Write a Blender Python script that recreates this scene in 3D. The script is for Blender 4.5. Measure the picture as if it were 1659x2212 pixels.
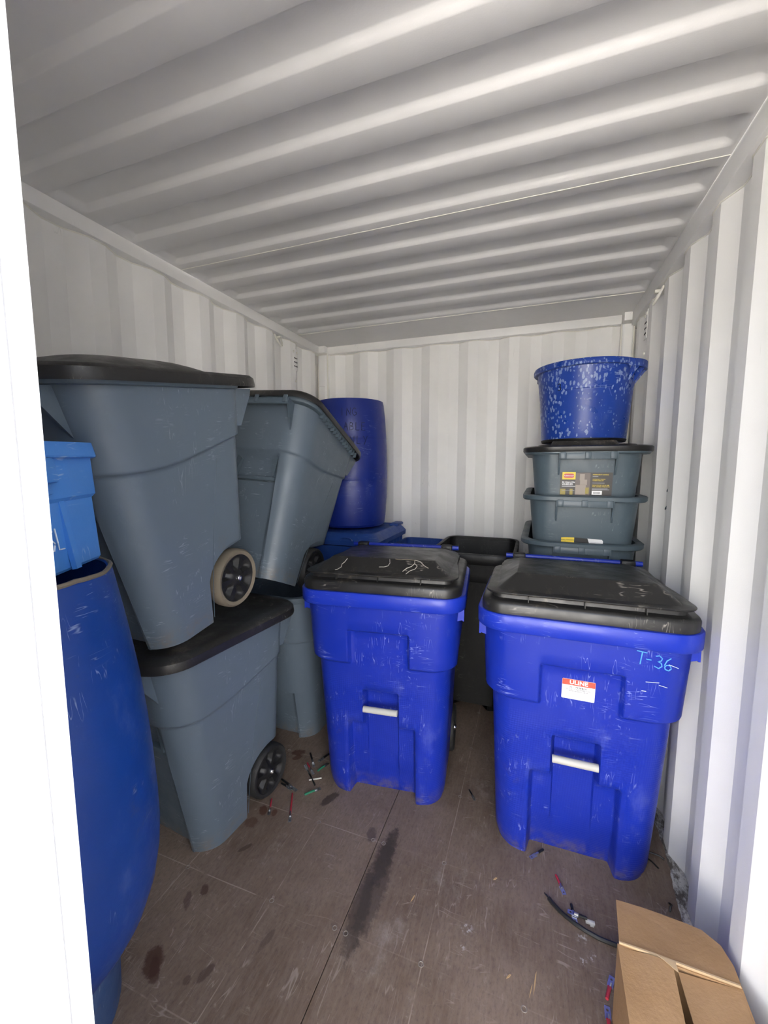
import bpy, bmesh, math, random
import numpy as np
from mathutils import Matrix, Vector
R = math.radians
PI = math.pi
for o in list(bpy.data.objects):
    bpy.data.objects.remove(o, do_unlink=True)
scene = bpy.context.scene
COL = scene.collection

# ------------------------------------------------------------------ camera
cam_d = bpy.data.cameras.new('camera')
cam = bpy.data.objects.new('camera', cam_d)
COL.objects.link(cam)
cam.location = (0, 0, 1.6)
cam.rotation_euler = (R(90 - 6.199), 0, R(20.0035))
cam_d.sensor_fit = 'VERTICAL'
cam_d.sensor_height = 36.0
cam_d.lens = 893.0 / 2212.0 * 36.0
cam_d.clip_start = 0.03
scene.camera = cam

# ------------------------------------------------------------------ sky, sun, exposure
world = bpy.data.worlds.new('sky')
scene.world = world
world.use_nodes = True
wn = world.node_tree
wn.nodes.clear()
sky = wn.nodes.new('ShaderNodeTexSky')
sky.sky_type = 'NISHITA'
sky.sun_disc = False
sky.sun_elevation = R(52)
sky.sun_rotation = R(20)
sky.air_density = 1.0
sky.dust_density = 6.0
sky.ozone_density = 1.0
wb = wn.nodes.new('ShaderNodeBackground')
wb.inputs['Strength'].default_value = 0.75
wo = wn.nodes.new('ShaderNodeOutputWorld')
hs = wn.nodes.new('ShaderNodeHueSaturation')
hs.inputs['Saturation'].default_value = 0.35
wn.links.new(sky.outputs[0], hs.inputs['Color'])
wn.links.new(hs.outputs[0], wb.inputs[0])
wn.links.new(wb.outputs[0], wo.inputs[0])

sun_d = bpy.data.lights.new('sun', 'SUN')
sun_d.energy = 6.5
sun_d.angle = R(0.6)
sun_d.color = (1.0, 0.95, 0.86)
sun = bpy.data.objects.new('sun', sun_d)
COL.objects.link(sun)
# the sun stands behind the container: no beam enters the doorway
sdir = Vector((math.cos(R(52)) * math.sin(R(20)), math.cos(R(52)) * math.cos(R(20)), math.sin(R(52))))
sun.rotation_euler = sdir.to_track_quat('Z', 'Y').to_euler()
sun.location = (6, 2, 8)

vs = scene.view_settings
vs.view_transform = 'Standard'
vs.look = 'None'
vs.exposure = 1.6
vs.gamma = 1.0
vs.use_curve_mapping = False
scene.cycles.max_bounces = 16
scene.cycles.diffuse_bounces = 14

rng = random.Random(7)

# ------------------------------------------------------------------ material helpers
class NT:
    def __init__(self, name):
        self.m = bpy.data.materials.new(name)
        self.m.use_nodes = True
        self.t = self.m.node_tree
        self.b = self.t.nodes['Principled BSDF']
        self.co = None
    def n(self, kind, **kw):
        x = self.t.nodes.new(kind)
        for k, v in kw.items():
            if k.startswith('i_'):
                x.inputs[k[2:]].default_value = v
            else:
                setattr(x, k, v)
        return x
    def l(self, a, b):
        self.t.links.new(a, b)
    def coord(self):
        if self.co is None:
            self.co = self.n('ShaderNodeTexCoord').outputs['Object']
        return self.co
    def mapped(self, scale=(1, 1, 1), loc=(0, 0, 0), rot=(0, 0, 0)):
        mp = self.n('ShaderNodeMapping')
        mp.inputs['Scale'].default_value = scale
        mp.inputs['Location'].default_value = loc
        mp.inputs['Rotation'].default_value = rot
        self.l(self.coord(), mp.inputs['Vector'])
        return mp.outputs[0]
    def noise(self, scale, detail=4, rough=.55, vec=None, dist=0.0):
        x = self.n('ShaderNodeTexNoise')
        x.inputs['Scale'].default_value = scale
        x.inputs['Detail'].default_value = detail
        x.inputs['Roughness'].default_value = rough
        x.inputs['Distortion'].default_value = dist
        self.l(vec if vec is not None else self.coord(), x.inputs['Vector'])
        return x.outputs['Fac']
    def math(self, op, a, b=None, c=None, clamp=False):
        x = self.n('ShaderNodeMath', operation=op, use_clamp=clamp)
        for i, v in enumerate((a, b, c)):
            if v is None:
                continue
            if isinstance(v, (int, float)):
                x.inputs[i].default_value = v
            else:
                self.l(v, x.inputs[i])
        return x.outputs[0]
    def ramp(self, fac, lo, hi, a=0.0, b=1.0):
        x = self.n('ShaderNodeMapRange', interpolation_type='SMOOTHSTEP')
        x.inputs['From Min'].default_value = lo
        x.inputs['From Max'].default_value = hi
        x.inputs['To Min'].default_value = a
        x.inputs['To Max'].default_value = b
        self.l(fac, x.inputs['Value'])
        return x.outputs[0]
    def mix(self, fac, a, b, blend='MIX'):
        x = self.n('ShaderNodeMix', data_type='RGBA', blend_type=blend)
        if isinstance(fac, (int, float)):
            x.inputs[0].default_value = fac
        else:
            self.l(fac, x.inputs[0])
        for i, v in ((6, a), (7, b)):
            if isinstance(v, (tuple, list)):
                x.inputs[i].default_value = (*v[:3], 1)
            else:
                self.l(v, x.inputs[i])
        return x.outputs[2]
    def bump(self, h, strength, dist=.002):
        x = self.n('ShaderNodeBump')
        x.inputs['Strength'].default_value = strength
        x.inputs['Distance'].default_value = dist
        self.l(h, x.inputs['Height'])
        self.l(x.outputs[0], self.b.inputs['Normal'])
    def color(self, c):
        if isinstance(c, (tuple, list)):
            self.b.inputs['Base Color'].default_value = (*c[:3], 1)
        else:
            self.l(c, self.b.inputs['Base Color'])
    def rough(self, r):
        if isinstance(r, (int, float)):
            self.b.inputs['Roughness'].default_value = r
        else:
            self.l(r, self.b.inputs['Roughness'])
    def spec(self, s):
        self.b.inputs['Specular IOR Level'].default_value = s
    def scratch(self, scale, vecscale, width, mask_scale, mlo, mhi, seed=0.0):
        """fine, nearly straight score marks, broken into short runs and gathered in patches"""
        rot = ((seed * 1.3) % 1.1 - .5, (seed * .77) % 1.2 - .6, (seed * .9) % .8 - .4)
        v = self.mapped(vecscale, (seed, seed * 1.7, seed * .3), rot)
        n = self.noise(scale, 1, .4, v, 0.0)
        d = self.math('ABSOLUTE', self.math('SUBTRACT', n, 0.5))
        line = self.ramp(d, 0.0, width, 1.0, 0.0)
        mv = self.mapped((1, 1, 1), (seed * 3.1, seed, 5 + seed))
        mk = self.ramp(self.noise(mask_scale, 3, .6, mv), mlo, mhi)
        m2 = self.ramp(self.noise(mask_scale * 5, 2, .6, mv), .50, .60)
        return self.math('MULTIPLY', self.math('MULTIPLY', line, mk), m2)

def simple(name, color, rough=.5, metal=0.0, spec=.5):
    t = NT(name)
    t.color(color); t.rough(rough); t.spec(spec)
    t.b.inputs['Metallic'].default_value = metal
    return t.m

def plastic(name, color, rough=.42, pale=(.5, .55, .65), pale_amt=.5, dirt=(.12, .10, .08), dirt_amt=.35,
            var=.18, seed=0.0, hatch=False, spots=None, spec=.45, bottom_dirt=0.0):
    t = NT(name)
    c = tuple(color)
    big = t.ramp(t.noise(2.6, 5, .6, t.mapped((1, 1, 1), (seed, 0, seed))), .3, .7, -var, var)
    dark = t.mix(t.math('ADD', big, .5, clamp=True), tuple(x * (1 - var) for x in c), tuple(min(1, x * (1 + var)) for x in c))
    # scuffs: fine curved scratches in patches, two directions
    s1 = t.scratch(3.0, (3, 3, 26), .030, 3.5, .50, .64, seed)
    s2 = t.scratch(3.0, (24, 24, 3), .026, 4.0, .52, .66, seed + 4.2)
    sc = t.math('MULTIPLY', t.math('MAXIMUM', s1, s2), pale_amt)
    col = t.mix(sc, dark, pale)
    # rubbed haze
    hz = t.math('MULTIPLY', t.ramp(t.noise(7, 6, .7, t.mapped((1, 1, .5), (seed + 9, 2, 1))), .56, .74), .22 * pale_amt)
    col = t.mix(hz, col, pale)
    # grime
    gr = t.math('MULTIPLY', t.ramp(t.noise(5, 8, .75, t.mapped((1, 1, 1), (3, seed + 1, 8))), .60, .72), dirt_amt)
    col = t.mix(gr, col, dirt)
    sep = None
    if bottom_dirt or hatch:
        sp = t.n('ShaderNodeSeparateXYZ')
        t.l(t.coord(), sp.inputs[0])
        sep = sp.outputs
    if bottom_dirt:
        lo = t.ramp(sep[2], 0.0, .10, 1.0, 0.0)
        nn = t.ramp(t.noise(18, 6, .7), .42, .66)
        col = t.mix(t.math('MULTIPLY', t.math('MULTIPLY', lo, nn), bottom_dirt), col, (.16, .13, .10))
    if spots:
        v = t.n('ShaderNodeTexVoronoi')
        v.inputs['Scale'].default_value = 1.0
        v.inputs['Randomness'].default_value = 1.0
        dn = t.noise(30, 3, .6)
        mp = t.mapped((66, 66, 34), (seed, 0, 0))
        ad = t.n('ShaderNodeVectorMath', operation='ADD')
        cm = t.n('ShaderNodeCombineXYZ')
        t.l(t.math('MULTIPLY', dn, 1.3), cm.inputs[0]); t.l(t.math('MULTIPLY', dn, 1.1), cm.inputs[2])
        t.l(mp, ad.inputs[0]); t.l(cm.outputs[0], ad.inputs[1])
        t.l(ad.outputs[0], v.inputs['Vector'])
        sz = t.ramp(t.noise(4, 3, .6, t.mapped((1, 1, 1), (2, 7, 1))), .30, .62, .08, .42)
        sp1 = t.ramp(t.math('SUBTRACT', sz, v.outputs['Distance']), 0.0, .06)
        col = t.mix(t.math('MULTIPLY', sp1, .6), col, spots)
    t.color(col)
    rn = t.ramp(t.noise(11, 5, .6, t.mapped((1, 1, 1), (seed, 3, 3))), .3, .7, rough - .07, rough + .10)
    t.rough(rn)
    t.spec(spec)
    h = t.noise(160, 3, .6)
    h2 = t.math('ADD', t.math('MULTIPLY', h, .35), t.math('MULTIPLY', t.noise(9, 3, .5), 1.2))
    if hatch:
        k = 330.0
        a = t.math('SINE', t.math('MULTIPLY', t.math('ADD', t.math('ADD', sep[0], sep[1]), sep[2]), k))
        b = t.math('SINE', t.math('MULTIPLY', t.math('SUBTRACT', t.math('ADD', sep[0], sep[1]), sep[2]), k))
        hx = t.math('MULTIPLY', t.math('MULTIPLY', a, b), t.ramp(sep[2], .60, .69, 1.0, 0.0))
        h2 = t.math('ADD', h2, t.math('MULTIPLY', hx, .45))
    t.bump(h2, .35, .0016)
    return t.m

# ------------------------------------------------------------------ materials
def mk_paint(name, col, marks=.5, rough=.42, seed=0.):
    t = NT(name)
    v = t.ramp(t.noise(1.7, 4, .6, t.mapped((1, 1, 1), (seed, 0, 0))), .3, .7, 0, 1)
    c = t.mix(v, tuple(x * .96 for x in col), tuple(min(1, x * 1.03) for x in col))
    s = t.scratch(2.2, (16, 16, 1.6), .010, 2.0, .60, .70, seed + 1)
    c = t.mix(t.math('MULTIPLY', s, marks), c, (.18, .17, .17))
    d = t.math('MULTIPLY', t.ramp(t.noise(14, 8, .8, t.mapped((1, 1, .35), (seed, 4, 0))), .66, .76), marks * .6)
    c = t.mix(d, c, (.35, .33, .31))
    t.color(c)
    t.rough(t.ramp(t.noise(20, 4, .6), .3, .7, rough - .05, rough + .08))
    t.spec(.45)
    t.bump(t.math('ADD', t.noise(240, 2, .5), t.math('MULTIPLY', t.noise(6, 3, .5), 2.0)), .18, .001)
    return t.m

M = {}
M['paint'] = mk_paint('white_container_paint', (.88, .87, .845), .35, .42, 0.)
M['paint_roof_dimmed'] = mk_paint('white_paint_dimmed_for_roof', (.76, .75, .735), .05, .45, 3.)  # same paint as the walls, colour lowered so the ceiling looks less lit
M['paint_door'] = mk_paint('white_door_paint', (.80, .79, .77), .5, .5, 8.)
M['rust'] = simple('rust_brown', (.42, .22, .08), .8)
M['weld'] = simple('white_weld_bead', (.82, .80, .72), .5)
M['dark_hole'] = simple('dark_hole', (.02, .02, .02), .9)

def mk_floor():
    t = NT('brown_container_plywood')
    sp = t.n('ShaderNodeSeparateXYZ')
    t.l(t.coord(), sp.inputs[0])
    X, Y = sp.outputs[0], sp.outputs[1]
    base = t.mix(t.ramp(t.noise(1.6, 6, .65), .32, .68), (.138, .093, .064), (.245, .180, .134))
    grain = t.ramp(t.noise(3.0, 6, .7, t.mapped((22, 3.0, 1))), .35, .70)
    base = t.mix(t.math('MULTIPLY', grain, .38), base, (.26, .208, .168))
    fine = t.ramp(t.noise(9.0, 8, .8, t.mapped((14, 5, 1), (3, 1, 0))), .45, .72)
    base = t.mix(t.math('MULTIPLY', fine, .62), base, (.085, .060, .050))
    gr2 = t.ramp(t.noise(26, 6, .75), .58, .74)
    sp2 = t.ramp(t.noise(95, 5, .8), .60, .72)
    base = t.mix(t.math('MULTIPLY', sp2, .5), base, (.055, .042, .035))
    base = t.mix(t.math('MULTIPLY', gr2, .5), base, (.36, .31, .265))
    # pale scuffs
    s1 = t.scratch(2.4, (18, 2.2, 1), .020, 2.5, .42, .6, 2.0)
    s2 = t.scratch(2.6, (2.4, 15, 1), .016, 2.2, .45, .62, 6.0)
    base = t.mix(t.math('MULTIPLY', t.math('MAXIMUM', s1, s2), .5), base, (.42, .36, .31))
    pl = t.math('MULTIPLY', t.ramp(t.noise(3.2, 7, .75, t.mapped((1, .7, 1), (5, 2, 0))), .56, .74), .5)
    base = t.mix(pl, base, (.40, .36, .32))
    # chalk / scored lines along the screw rows
    brk = t.ramp(t.noise(5, 4, .7, t.mapped((1, 1, 1), (1, 1, 1))), .40, .58)
    wob = t.math('MULTIPLY', t.math('SUBTRACT', t.noise(2.5, 3, .5), .5), .010)
    tot = None
    for c in (-.285, -.863, -1.258):
        d = t.math('ABSOLUTE', t.math('SUBTRACT', t.math('ADD', X, wob), c))
        q = t.ramp(d, .0008, .0026, 1, 0)
        tot = q if tot is None else t.math('MAXIMUM', tot, q)
    for c in (.776, 1.142, 1.508, 1.874, 2.24):
        d = t.math('ABSOLUTE', t.math('SUBTRACT', t.math('ADD', Y, wob), c))
        q = t.math('MULTIPLY', t.ramp(d, .0008, .0028, 1, 0), t.ramp(X, -.60, -.45, 1.0, .25))
        tot = t.math('MAXIMUM', tot, q)
    base = t.mix(t.math('MULTIPLY', t.math('MULTIPLY', tot, brk), .45), base, (.50, .42, .35))
    # oil and rust stains, each with its own outline
    stains = [(-.523, 1.46, .030, .14, .0, (.045, .036, .029), .70), (-.540, 1.22, .034, .16, .10, (.050, .040, .032), .65),
              (-.520, 1.34, .045, .22, .05, (.045, .036, .030), .6),
              (-.615, 1.53, .022, .035, .3, (.06, .045, .04), .6),
              (-.879, 1.643, .022, .055, -.45, (.05, .036, .030), .8), (-1.196, 1.874, .040, .024, .4, (.075, .034, .022), .85),
              (-1.18, 1.84, .018, .03, -.6, (.075, .034, .022), .8),
              (-1.139, 1.475, .020, .028, .6, (.085, .035, .022), .85), (-1.084, 1.482, .014, .020, .3, (.085, .035, .022), .8),
              (-1.15, 1.40, .03, .03, .6, (.085, .04, .025), .6),
              (-1.106, .85, .030, .050, .75, (.070, .032, .022), .85), (-1.085, .835, .016, .045, .8, (.070, .032, .022), .7),
              (-1.124, 1.091, .016, .020, .5, (.075, .04, .03), .8), (-1.155, 1.038, .012, .035, .6, (.08, .045, .035), .6),
              (-.926, .885, .014, .030, -.3, (.07, .045, .035), .7), (-.967, .851, .012, .014, 0, (.07, .045, .035), .6),
              (-1.094, 1.287, .010, .030, -.6, (.06, .04, .03), .7), (-.80, 1.03, .012, .04, -.2, (.07, .05, .04), .5)]
    edge = t.math('MULTIPLY', t.math('SUBTRACT', t.noise(38, 5, .7), .5), 1.3)
    for (cx, cy, rx, ry, a, c, amt) in stains:
        dx = t.math('SUBTRACT', X, cx); dy = t.math('SUBTRACT', Y, cy)
        u = t.math('ADD', t.math('MULTIPLY', dx, math.cos(a) / rx), t.math('MULTIPLY', dy, math.sin(a) / rx))
        v = t.math('ADD', t.math('MULTIPLY', dx, -math.sin(a) / ry), t.math('MULTIPLY', dy, math.cos(a) / ry))
        d = t.math('SQRT', t.math('ADD', t.math('MULTIPLY', u, u), t.math('MULTIPLY', v, v)))
        f = t.ramp(t.math('ADD', d, edge), .75, 1.15, amt, 0)
        base = t.mix(f, base, c)
    # white powder near the cable
    for (cx, cy, r) in ((.21, 1.405, .03), (.235, 1.355, .022), (.205, 1.33, .018), (-.165, 1.30, .03), (-.175, 1.235, .02)):
        dx = t.math('SUBTRACT', X, cx); dy = t.math('SUBTRACT', Y, cy)
        d = t.math('SQRT', t.math('ADD', t.math('MULTIPLY', dx, dx), t.math('MULTIPLY', dy, dy)))
        f = t.math('MULTIPLY', t.ramp(d, 0, r, 1, 0), t.ramp(t.noise(70, 4, .7), .5, .62))
        base = t.mix(t.math('MULTIPLY', f, .8), base, (.6, .58, .56))
    t.color(base)
    t.rough(t.ramp(t.noise(8, 5, .6), .3, .7, .52, .75))
    t.spec(.3)
    t.bump(t.math('ADD', t.noise(60, 6, .7), t.math('MULTIPLY', t.noise(3, 6, .7, t.mapped((30, 3, 1))), 1.5)), .35, .0015)
    return t.m
M['ply'] = mk_floor()
M['ply_edge'] = simple('dark_plywood_edge', (.07, .05, .04), .9)

def mk_ground():
    t = NT('dark_asphalt_yard')
    c = t.mix(t.ramp(t.noise(1.2, 6, .6), .3, .7), (.055, .050, .044), (.085, .077, .068))
    c = t.mix(t.math('MULTIPLY', t.ramp(t.noise(60, 4, .7), .4, .7), .4), c, (.05, .045, .04))
    t.color(c); t.rough(.9); t.bump(t.noise(50, 4, .7), .6, .01)
    return t.m
M['ground'] = mk_ground()

M['blue'] = plastic('royal_blue_cart_plastic', (.008, .026, .33), .36, (.30, .36, .75), .55, (.10, .085, .08), .22, .12, 0., hatch=True, bottom_dirt=.6)
M['blue_rim'] = plastic('royal_blue_rim_plastic', (.010, .032, .40), .36, (.35, .42, .8), .5, (.10, .085, .08), .15, .08, 2.)
M['black_lid'] = plastic('black_scuffed_lid_plastic', (.015, .0145, .014), .36, (.34, .31, .27), .7, (.13, .11, .085), .7, .2, 5., spec=.5)
M['grey'] = plastic('slate_grey_cart_plastic', (.105, .136, .170), .40, (.45, .50, .53), .38, (.13, .11, .09), .28, .10, 3., bottom_dirt=.7)
M['grey_dark'] = plastic('slate_grey_ledge_plastic', (.082, .112, .138), .45, (.40, .45, .48), .3, (.1, .09, .08), .3, .1, 13.)
M['grey_tote'] = plastic('dark_slate_tote_plastic', (.072, .100, .120), .40, (.42, .48, .5), .35, (.10, .09, .08), .25, .1, 9.)
M['black'] = plastic('black_plastic', (.007, .007, .007), .5, (.16, .15, .14), .4, (.07, .06, .05), .4, .2, 1.)
M['drum'] = plastic('dark_blue_drum_plastic', (.007, .022, .205), .40, (.22, .26, .45), .35, (.11, .09, .08), .25, .15, 6.)
M['drum2'] = plastic('blue_drum_plastic', (.005, .040, .22), .38, (.35, .42, .6), .45, (.09, .09, .08), .28, .15, 16.)
M['lightblue'] = plastic('light_blue_bin_plastic', (.055, .215, .60), .45, (.5, .6, .75), .5, (.09, .07, .05), .75, .10, 21.)
M['midblue'] = plastic('mid_blue_bin_plastic', (.020, .065, .28), .45, (.3, .4, .6), .4, (.08, .07, .06), .3, .12, 24.)
M['bucket'] = plastic('faded_blue_bucket_plastic', (.040, .085, .20), .55, (.3, .35, .4), .4, (.13, .11, .09), .6, .15, 27.)
M['tub'] = plastic('speckled_blue_tub_plastic', (.012, .050, .30), .34, (.30, .38, .62), .9, (.02, .02, .03), .3, .2, 30., spots=(.33, .42, .62))
M['grip'] = plastic('dirty_white_bar', (.50, .49, .45), .5, (.7, .7, .68), .3, (.2, .18, .15), .6, .1, 33.)
M['tire_dirt'] = plastic('muddy_rubber', (.16, .135, .10), .8, (.3, .27, .22), .4, (.06, .05, .04), .8, .3, 36.)
M['rubber'] = plastic('black_rubber', (.018, .018, .018), .6, (.12, .11, .10), .4, (.10, .085, .06), .5, .2, 39.)
M['hub'] = plastic('black_wheel_plastic', (.010, .010, .0105), .5, (.2, .19, .17), .35, (.10, .085, .06), .5, .2, 42.)
M['chrome'] = simple('bright_zinc', (.75, .75, .76), .22, 1.0)
M['zinc'] = simple('dull_tin_terminal', (.55, .55, .56), .35, 1.0)
M['screw'] = simple('worn_screw_steel', (.27, .235, .20), .6, .4)
M['white_sticker'] = simple('white_sticker_paper', (.80, .80, .80), .5)
M['red_print'] = simple('red_print', (.80, .09, .055), .5)
M['black_print'] = simple('black_print', (.03, .03, .03), .6)
M['grey_print'] = simple('grey_print', (.35, .35, .36), .6)
M['white_print'] = simple('white_print', (.85, .85, .85), .5)
M['yellow_print'] = simple('yellow_print', (.80, .60, .06), .5)
M['label_dark'] = simple('dark_label_print', (.030, .026, .024), .4)
M['label_photo'] = simple('brown_label_print', (.13, .10, .085), .4)
M['label_photo2'] = simple('pale_brown_label_print', (.30, .25, .21), .4)
M['label_red'] = simple('dark_red_label_print', (.45, .03, .03), .35)
M['label_olive'] = simple('olive_label_print', (.30, .24, .04), .4)
M['crack'] = simple('pale_stress_crack', (.38, .35, .31), .7)
M['chalk_blue'] = simple('light_blue_marker', (.10, .36, .85), .6)
M['chalk_white'] = simple('white_marker', (.62, .68, .75), .7)
M['ink_navy'] = simple('dark_navy_marker', (.003, .007, .06), .6)
M['ink_black'] = simple('black_marker', (.006, .006, .012), .6)
M['sleeve_red'] = simple('red_sleeve', (.42, .03, .05), .45)
M['sleeve_green'] = simple('green_sleeve', (.02, .18, .10), .45)
M['sleeve_black'] = simple('black_sleeve', (.010, .010, .010), .4)
M['sleeve_white'] = simple('white_plastic_stick', (.6, .58, .53), .5)
M['wood_chip'] = simple('pale_wood_splinter', (.50, .33, .16), .8)
M['cable'] = simple('black_cable_jacket', (.012, .012, .013), .38)

def mk_card():
    t = NT('brown_corrugated_cardboard')
    c = t.mix(t.ramp(t.noise(4, 5, .6), .3, .7), (.36, .215, .105), (.44, .275, .145))
    c = t.mix(t.math('MULTIPLY', t.ramp(t.noise(60, 4, .7, t.mapped((1, 6, 1))), .4, .7), .22), c, (.29, .17, .08))
    s = t.scratch(2.0, (2, 2, 2), .010, 2.5, .48, .62, 3.)
    c = t.mix(t.math('MULTIPLY', s, .45), c, (.56, .40, .25))
    t.color(c); t.rough(.85); t.spec(.15)
    w = t.math('SINE', t.math('MULTIPLY', t.n('ShaderNodeSeparateXYZ').outputs[0], 1.0))
    cr = t.noise(3.5, 3, .6, t.mapped((1, 1, 1), (4, 0, 0)), 1.0)
    t.bump(t.math('ADD', t.math('MULTIPLY', t.math('ABSOLUTE', t.math('SUBTRACT', cr, .5)), 6.), t.noise(120, 3, .6)), .35, .0025)
    return t.m
M['card'] = mk_card()
M['card_edge'] = simple('cardboard_cut_edge', (.50, .36, .21), .9)

def mk_seal():
    t = NT('cracked_pale_floor_sealant')
    n = t.ramp(t.noise(26, 8, .8, t.mapped((1, .5, 1))), .42, .60)
    c = t.mix(n, (.10, .085, .07), (.56, .54, .50))
    t.color(c); t.rough(.8); t.bump(t.noise(40, 6, .7), .8, .004)
    return t.m
M['seal'] = mk_seal()

# ------------------------------------------------------------------ object helpers
def link(name, me, mat=None, parent=None):
    o = bpy.data.objects.new(name, me)
    COL.objects.link(o)
    if mat is not None and me is not None and len(me.materials) == 0:
        me.materials.append(M[mat] if isinstance(mat, str) else mat)
    if parent is not None:
        o.parent = parent
    return o
def mesh(verts, faces, sharp=35, smooth=True):
    me = bpy.data.meshes.new('m')
    me.from_pydata([tuple(map(float, v)) for v in verts], [], [tuple(map(int, f)) for f in faces])
    me.validate()
    bm = bmesh.new(); bm.from_mesh(me)
    bmesh.ops.recalc_face_normals(bm, faces=bm.faces)
    bm.to_mesh(me); bm.free()
    if smooth:
        me.polygons.foreach_set('use_smooth', [True] * len(me.polygons))
        me.set_sharp_from_angle(angle=R(sharp))
    me.update()
    return me
def obj(name, vf, mat, parent=None, sharp=35, smooth=True):
    return link(name, mesh(vf[0], vf[1], sharp, smooth), mat, parent)
def tag(o, label=None, cat=None, group=None, kind=None):
    if label: o['label'] = label
    if cat: o['category'] = cat
    if group: o['group'] = group
    if kind: o['kind'] = kind
    return o
def empty(name, loc=(0, 0, 0), rz=0.0, label=None, cat=None, group=None):
    o = bpy.data.objects.new(name, None)
    COL.objects.link(o)
    o.empty_display_size = .1
    o.location = loc
    o.rotation_euler = (0, 0, rz)
    return tag(o, label, cat, group)
def struct(o):
    o['kind'] = 'structure'
    return o

class MB:
    """collects pieces of one part"""
    def __init__(s): s.v = []; s.f = []
    def add(s, vf, mtx=None):
        b = len(s.v)
        for p in vf[0]:
            s.v.append(tuple(mtx @ Vector(p)) if mtx is not None else tuple(p))
        s.f += [tuple(i + b for i in f) for f in vf[1]]
        return s
    def box(s, x0, x1, y0, y1, z0, z1, bev=0.0):
        return s.add(box(x0, x1, y0, y1, z0, z1, bev))
    def out(s): return (s.v, s.f)

def box(x0, x1, y0, y1, z0, z1, bev=0.0):
    if bev <= 0:
        v = [(x0, y0, z0), (x1, y0, z0), (x1, y1, z0), (x0, y1, z0), (x0, y0, z1), (x1, y0, z1), (x1, y1, z1), (x0, y1, z1)]
        f = [(0, 3, 2, 1), (4, 5, 6, 7), (0, 1, 5, 4), (1, 2, 6, 5), (2, 3, 7, 6), (3, 0, 4, 7)]
        return v, f
    bm = bmesh.new()
    bmesh.ops.create_cube(bm, size=1.0)
    for q in bm.verts:
        q.co = ((x0 + x1) / 2 + q.co.x * (x1 - x0), (y0 + y1) / 2 + q.co.y * (y1 - y0), (z0 + z1) / 2 + q.co.z * (z1 - z0))
    bmesh.ops.bevel(bm, geom=bm.edges[:], offset=bev, segments=2, profile=.5, affect='EDGES')
    bm.verts.index_update()
    r = ([tuple(q.co) for q in bm.verts], [tuple(w.index for w in f.verts) for f in bm.faces])
    bm.free()
    return r
def prism(poly, z0, z1, axis='z'):
    """poly: list of (a,b); extruded along axis"""
    n = len(poly)
    def P(a, b, c):
        return (a, b, c) if axis == 'z' else ((a, c, b) if axis == 'y' else (c, a, b))
    v = [P(a, b, z0) for a, b in poly] + [P(a, b, z1) for a, b in poly]
    f = [tuple(range(n))[::-1], tuple(range(n, 2 * n))] + [(i, (i + 1) % n, (i + 1) % n + n, i + n) for i in range(n)]
    return v, f
def loft(rings, close=True, cap0=False, cap1=False, closed_profile=False):
    n = len(rings[0]); v = []; f = []
    for r in rings: v += [tuple(p) for p in r]
    m = len(rings)
    for i in range(m if closed_profile else m - 1):
        j = (i + 1) % m
        for k in range(n if close else n - 1):
            k2 = (k + 1) % n
            f.append((i * n + k, i * n + k2, j * n + k2, j * n + k))
    def cap(i):
        c = np.mean(np.array(rings[i]), axis=0)
        v.append(tuple(c)); ci = len(v) - 1
        for k in range(n): f.append((i * n + k, i * n + (k + 1) % n, ci))
    if cap0: cap(0)
    if cap1: cap(m - 1)
    return v, f
def lathe(prof, n=48, cap0=False, cap1=False, c=(0, 0)):
    rings = [[(c[0] + r * math.cos(2 * PI * k / n), c[1] + r * math.sin(2 * PI * k / n), z) for k in range(n)] for r, z in prof]
    return loft(rings, True, cap0, cap1)
def tube(pts, r, n=8, caps=True):
    pts = [Vector(p) for p in pts]
    rings = []
    up = Vector((0, 0, 1))
    for i, p in enumerate(pts):
        d = (pts[min(i + 1, len(pts) - 1)] - pts[max(i - 1, 0)]).normalized()
        a = d.cross(up)
        if a.length < 1e-3: a = d.cross(Vector((1, 0, 0)))
        a.normalize(); b = a.cross(d)
        rr = r[i] if isinstance(r, (list, tuple)) else r
        rings.append([tuple(p + a * rr * math.cos(2 * PI * k / n) + b * rr * math.sin(2 * PI * k / n)) for k in range(n)])
    return loft(rings, True, caps, caps)
def rr(x0, x1, y0, y1, r, z=0.0, nc=6, ns=3, bow=0.0):
    """rounded rectangle ring"""
    r = min(r, (x1 - x0) / 2 - 1e-4, (y1 - y0) / 2 - 1e-4)
    pts = []
    def side(a, b):
        for k in range(ns): 
            t = k / ns
            pts.append((a[0] + (b[0] - a[0]) * t, a[1] + (b[1] - a[1]) * t, z))
    def corner(cx, cy, a0):
        for k in range(nc):
            a = a0 + (PI / 2) * k / nc
            pts.append((cx + r * math.cos(a), cy + r * math.sin(a), z))
    side((x0 + r, y0), (x1 - r, y0)); corner(x1 - r, y0 + r, -PI / 2)
    side((x1, y0 + r), (x1, y1 - r)); corner(x1 - r, y1 - r, 0)
    side((x1 - r, y1), (x0 + r, y1)); corner(x0 + r, y1 - r, PI / 2)
    side((x0, y1 - r), (x0, y0 + r)); corner(x0 + r, y0 + r, PI)
    if bow:
        w = (x1 - x0) / 2; cx = (x0 + x1) / 2; cy = (y0 + y1) / 2
        pts = [(p[0], p[1] + (-bow if p[1] < cy else bow * .5) * (1 - ((p[0] - cx) / w) ** 2), p[2]) for p in pts]
    return pts
def sweep_rr(x0, x1, y0, y1, r, prof, closed=False, cap0=False, cap1=False, nc=6, ns=3, bow=0.0):
    rings = [rr(x0 - o, x1 + o, y0 - o, y1 + o, max(r + o, .004), z, nc, ns, bow) for o, z in prof]
    return loft(rings, True, cap0, cap1, closed)
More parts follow.
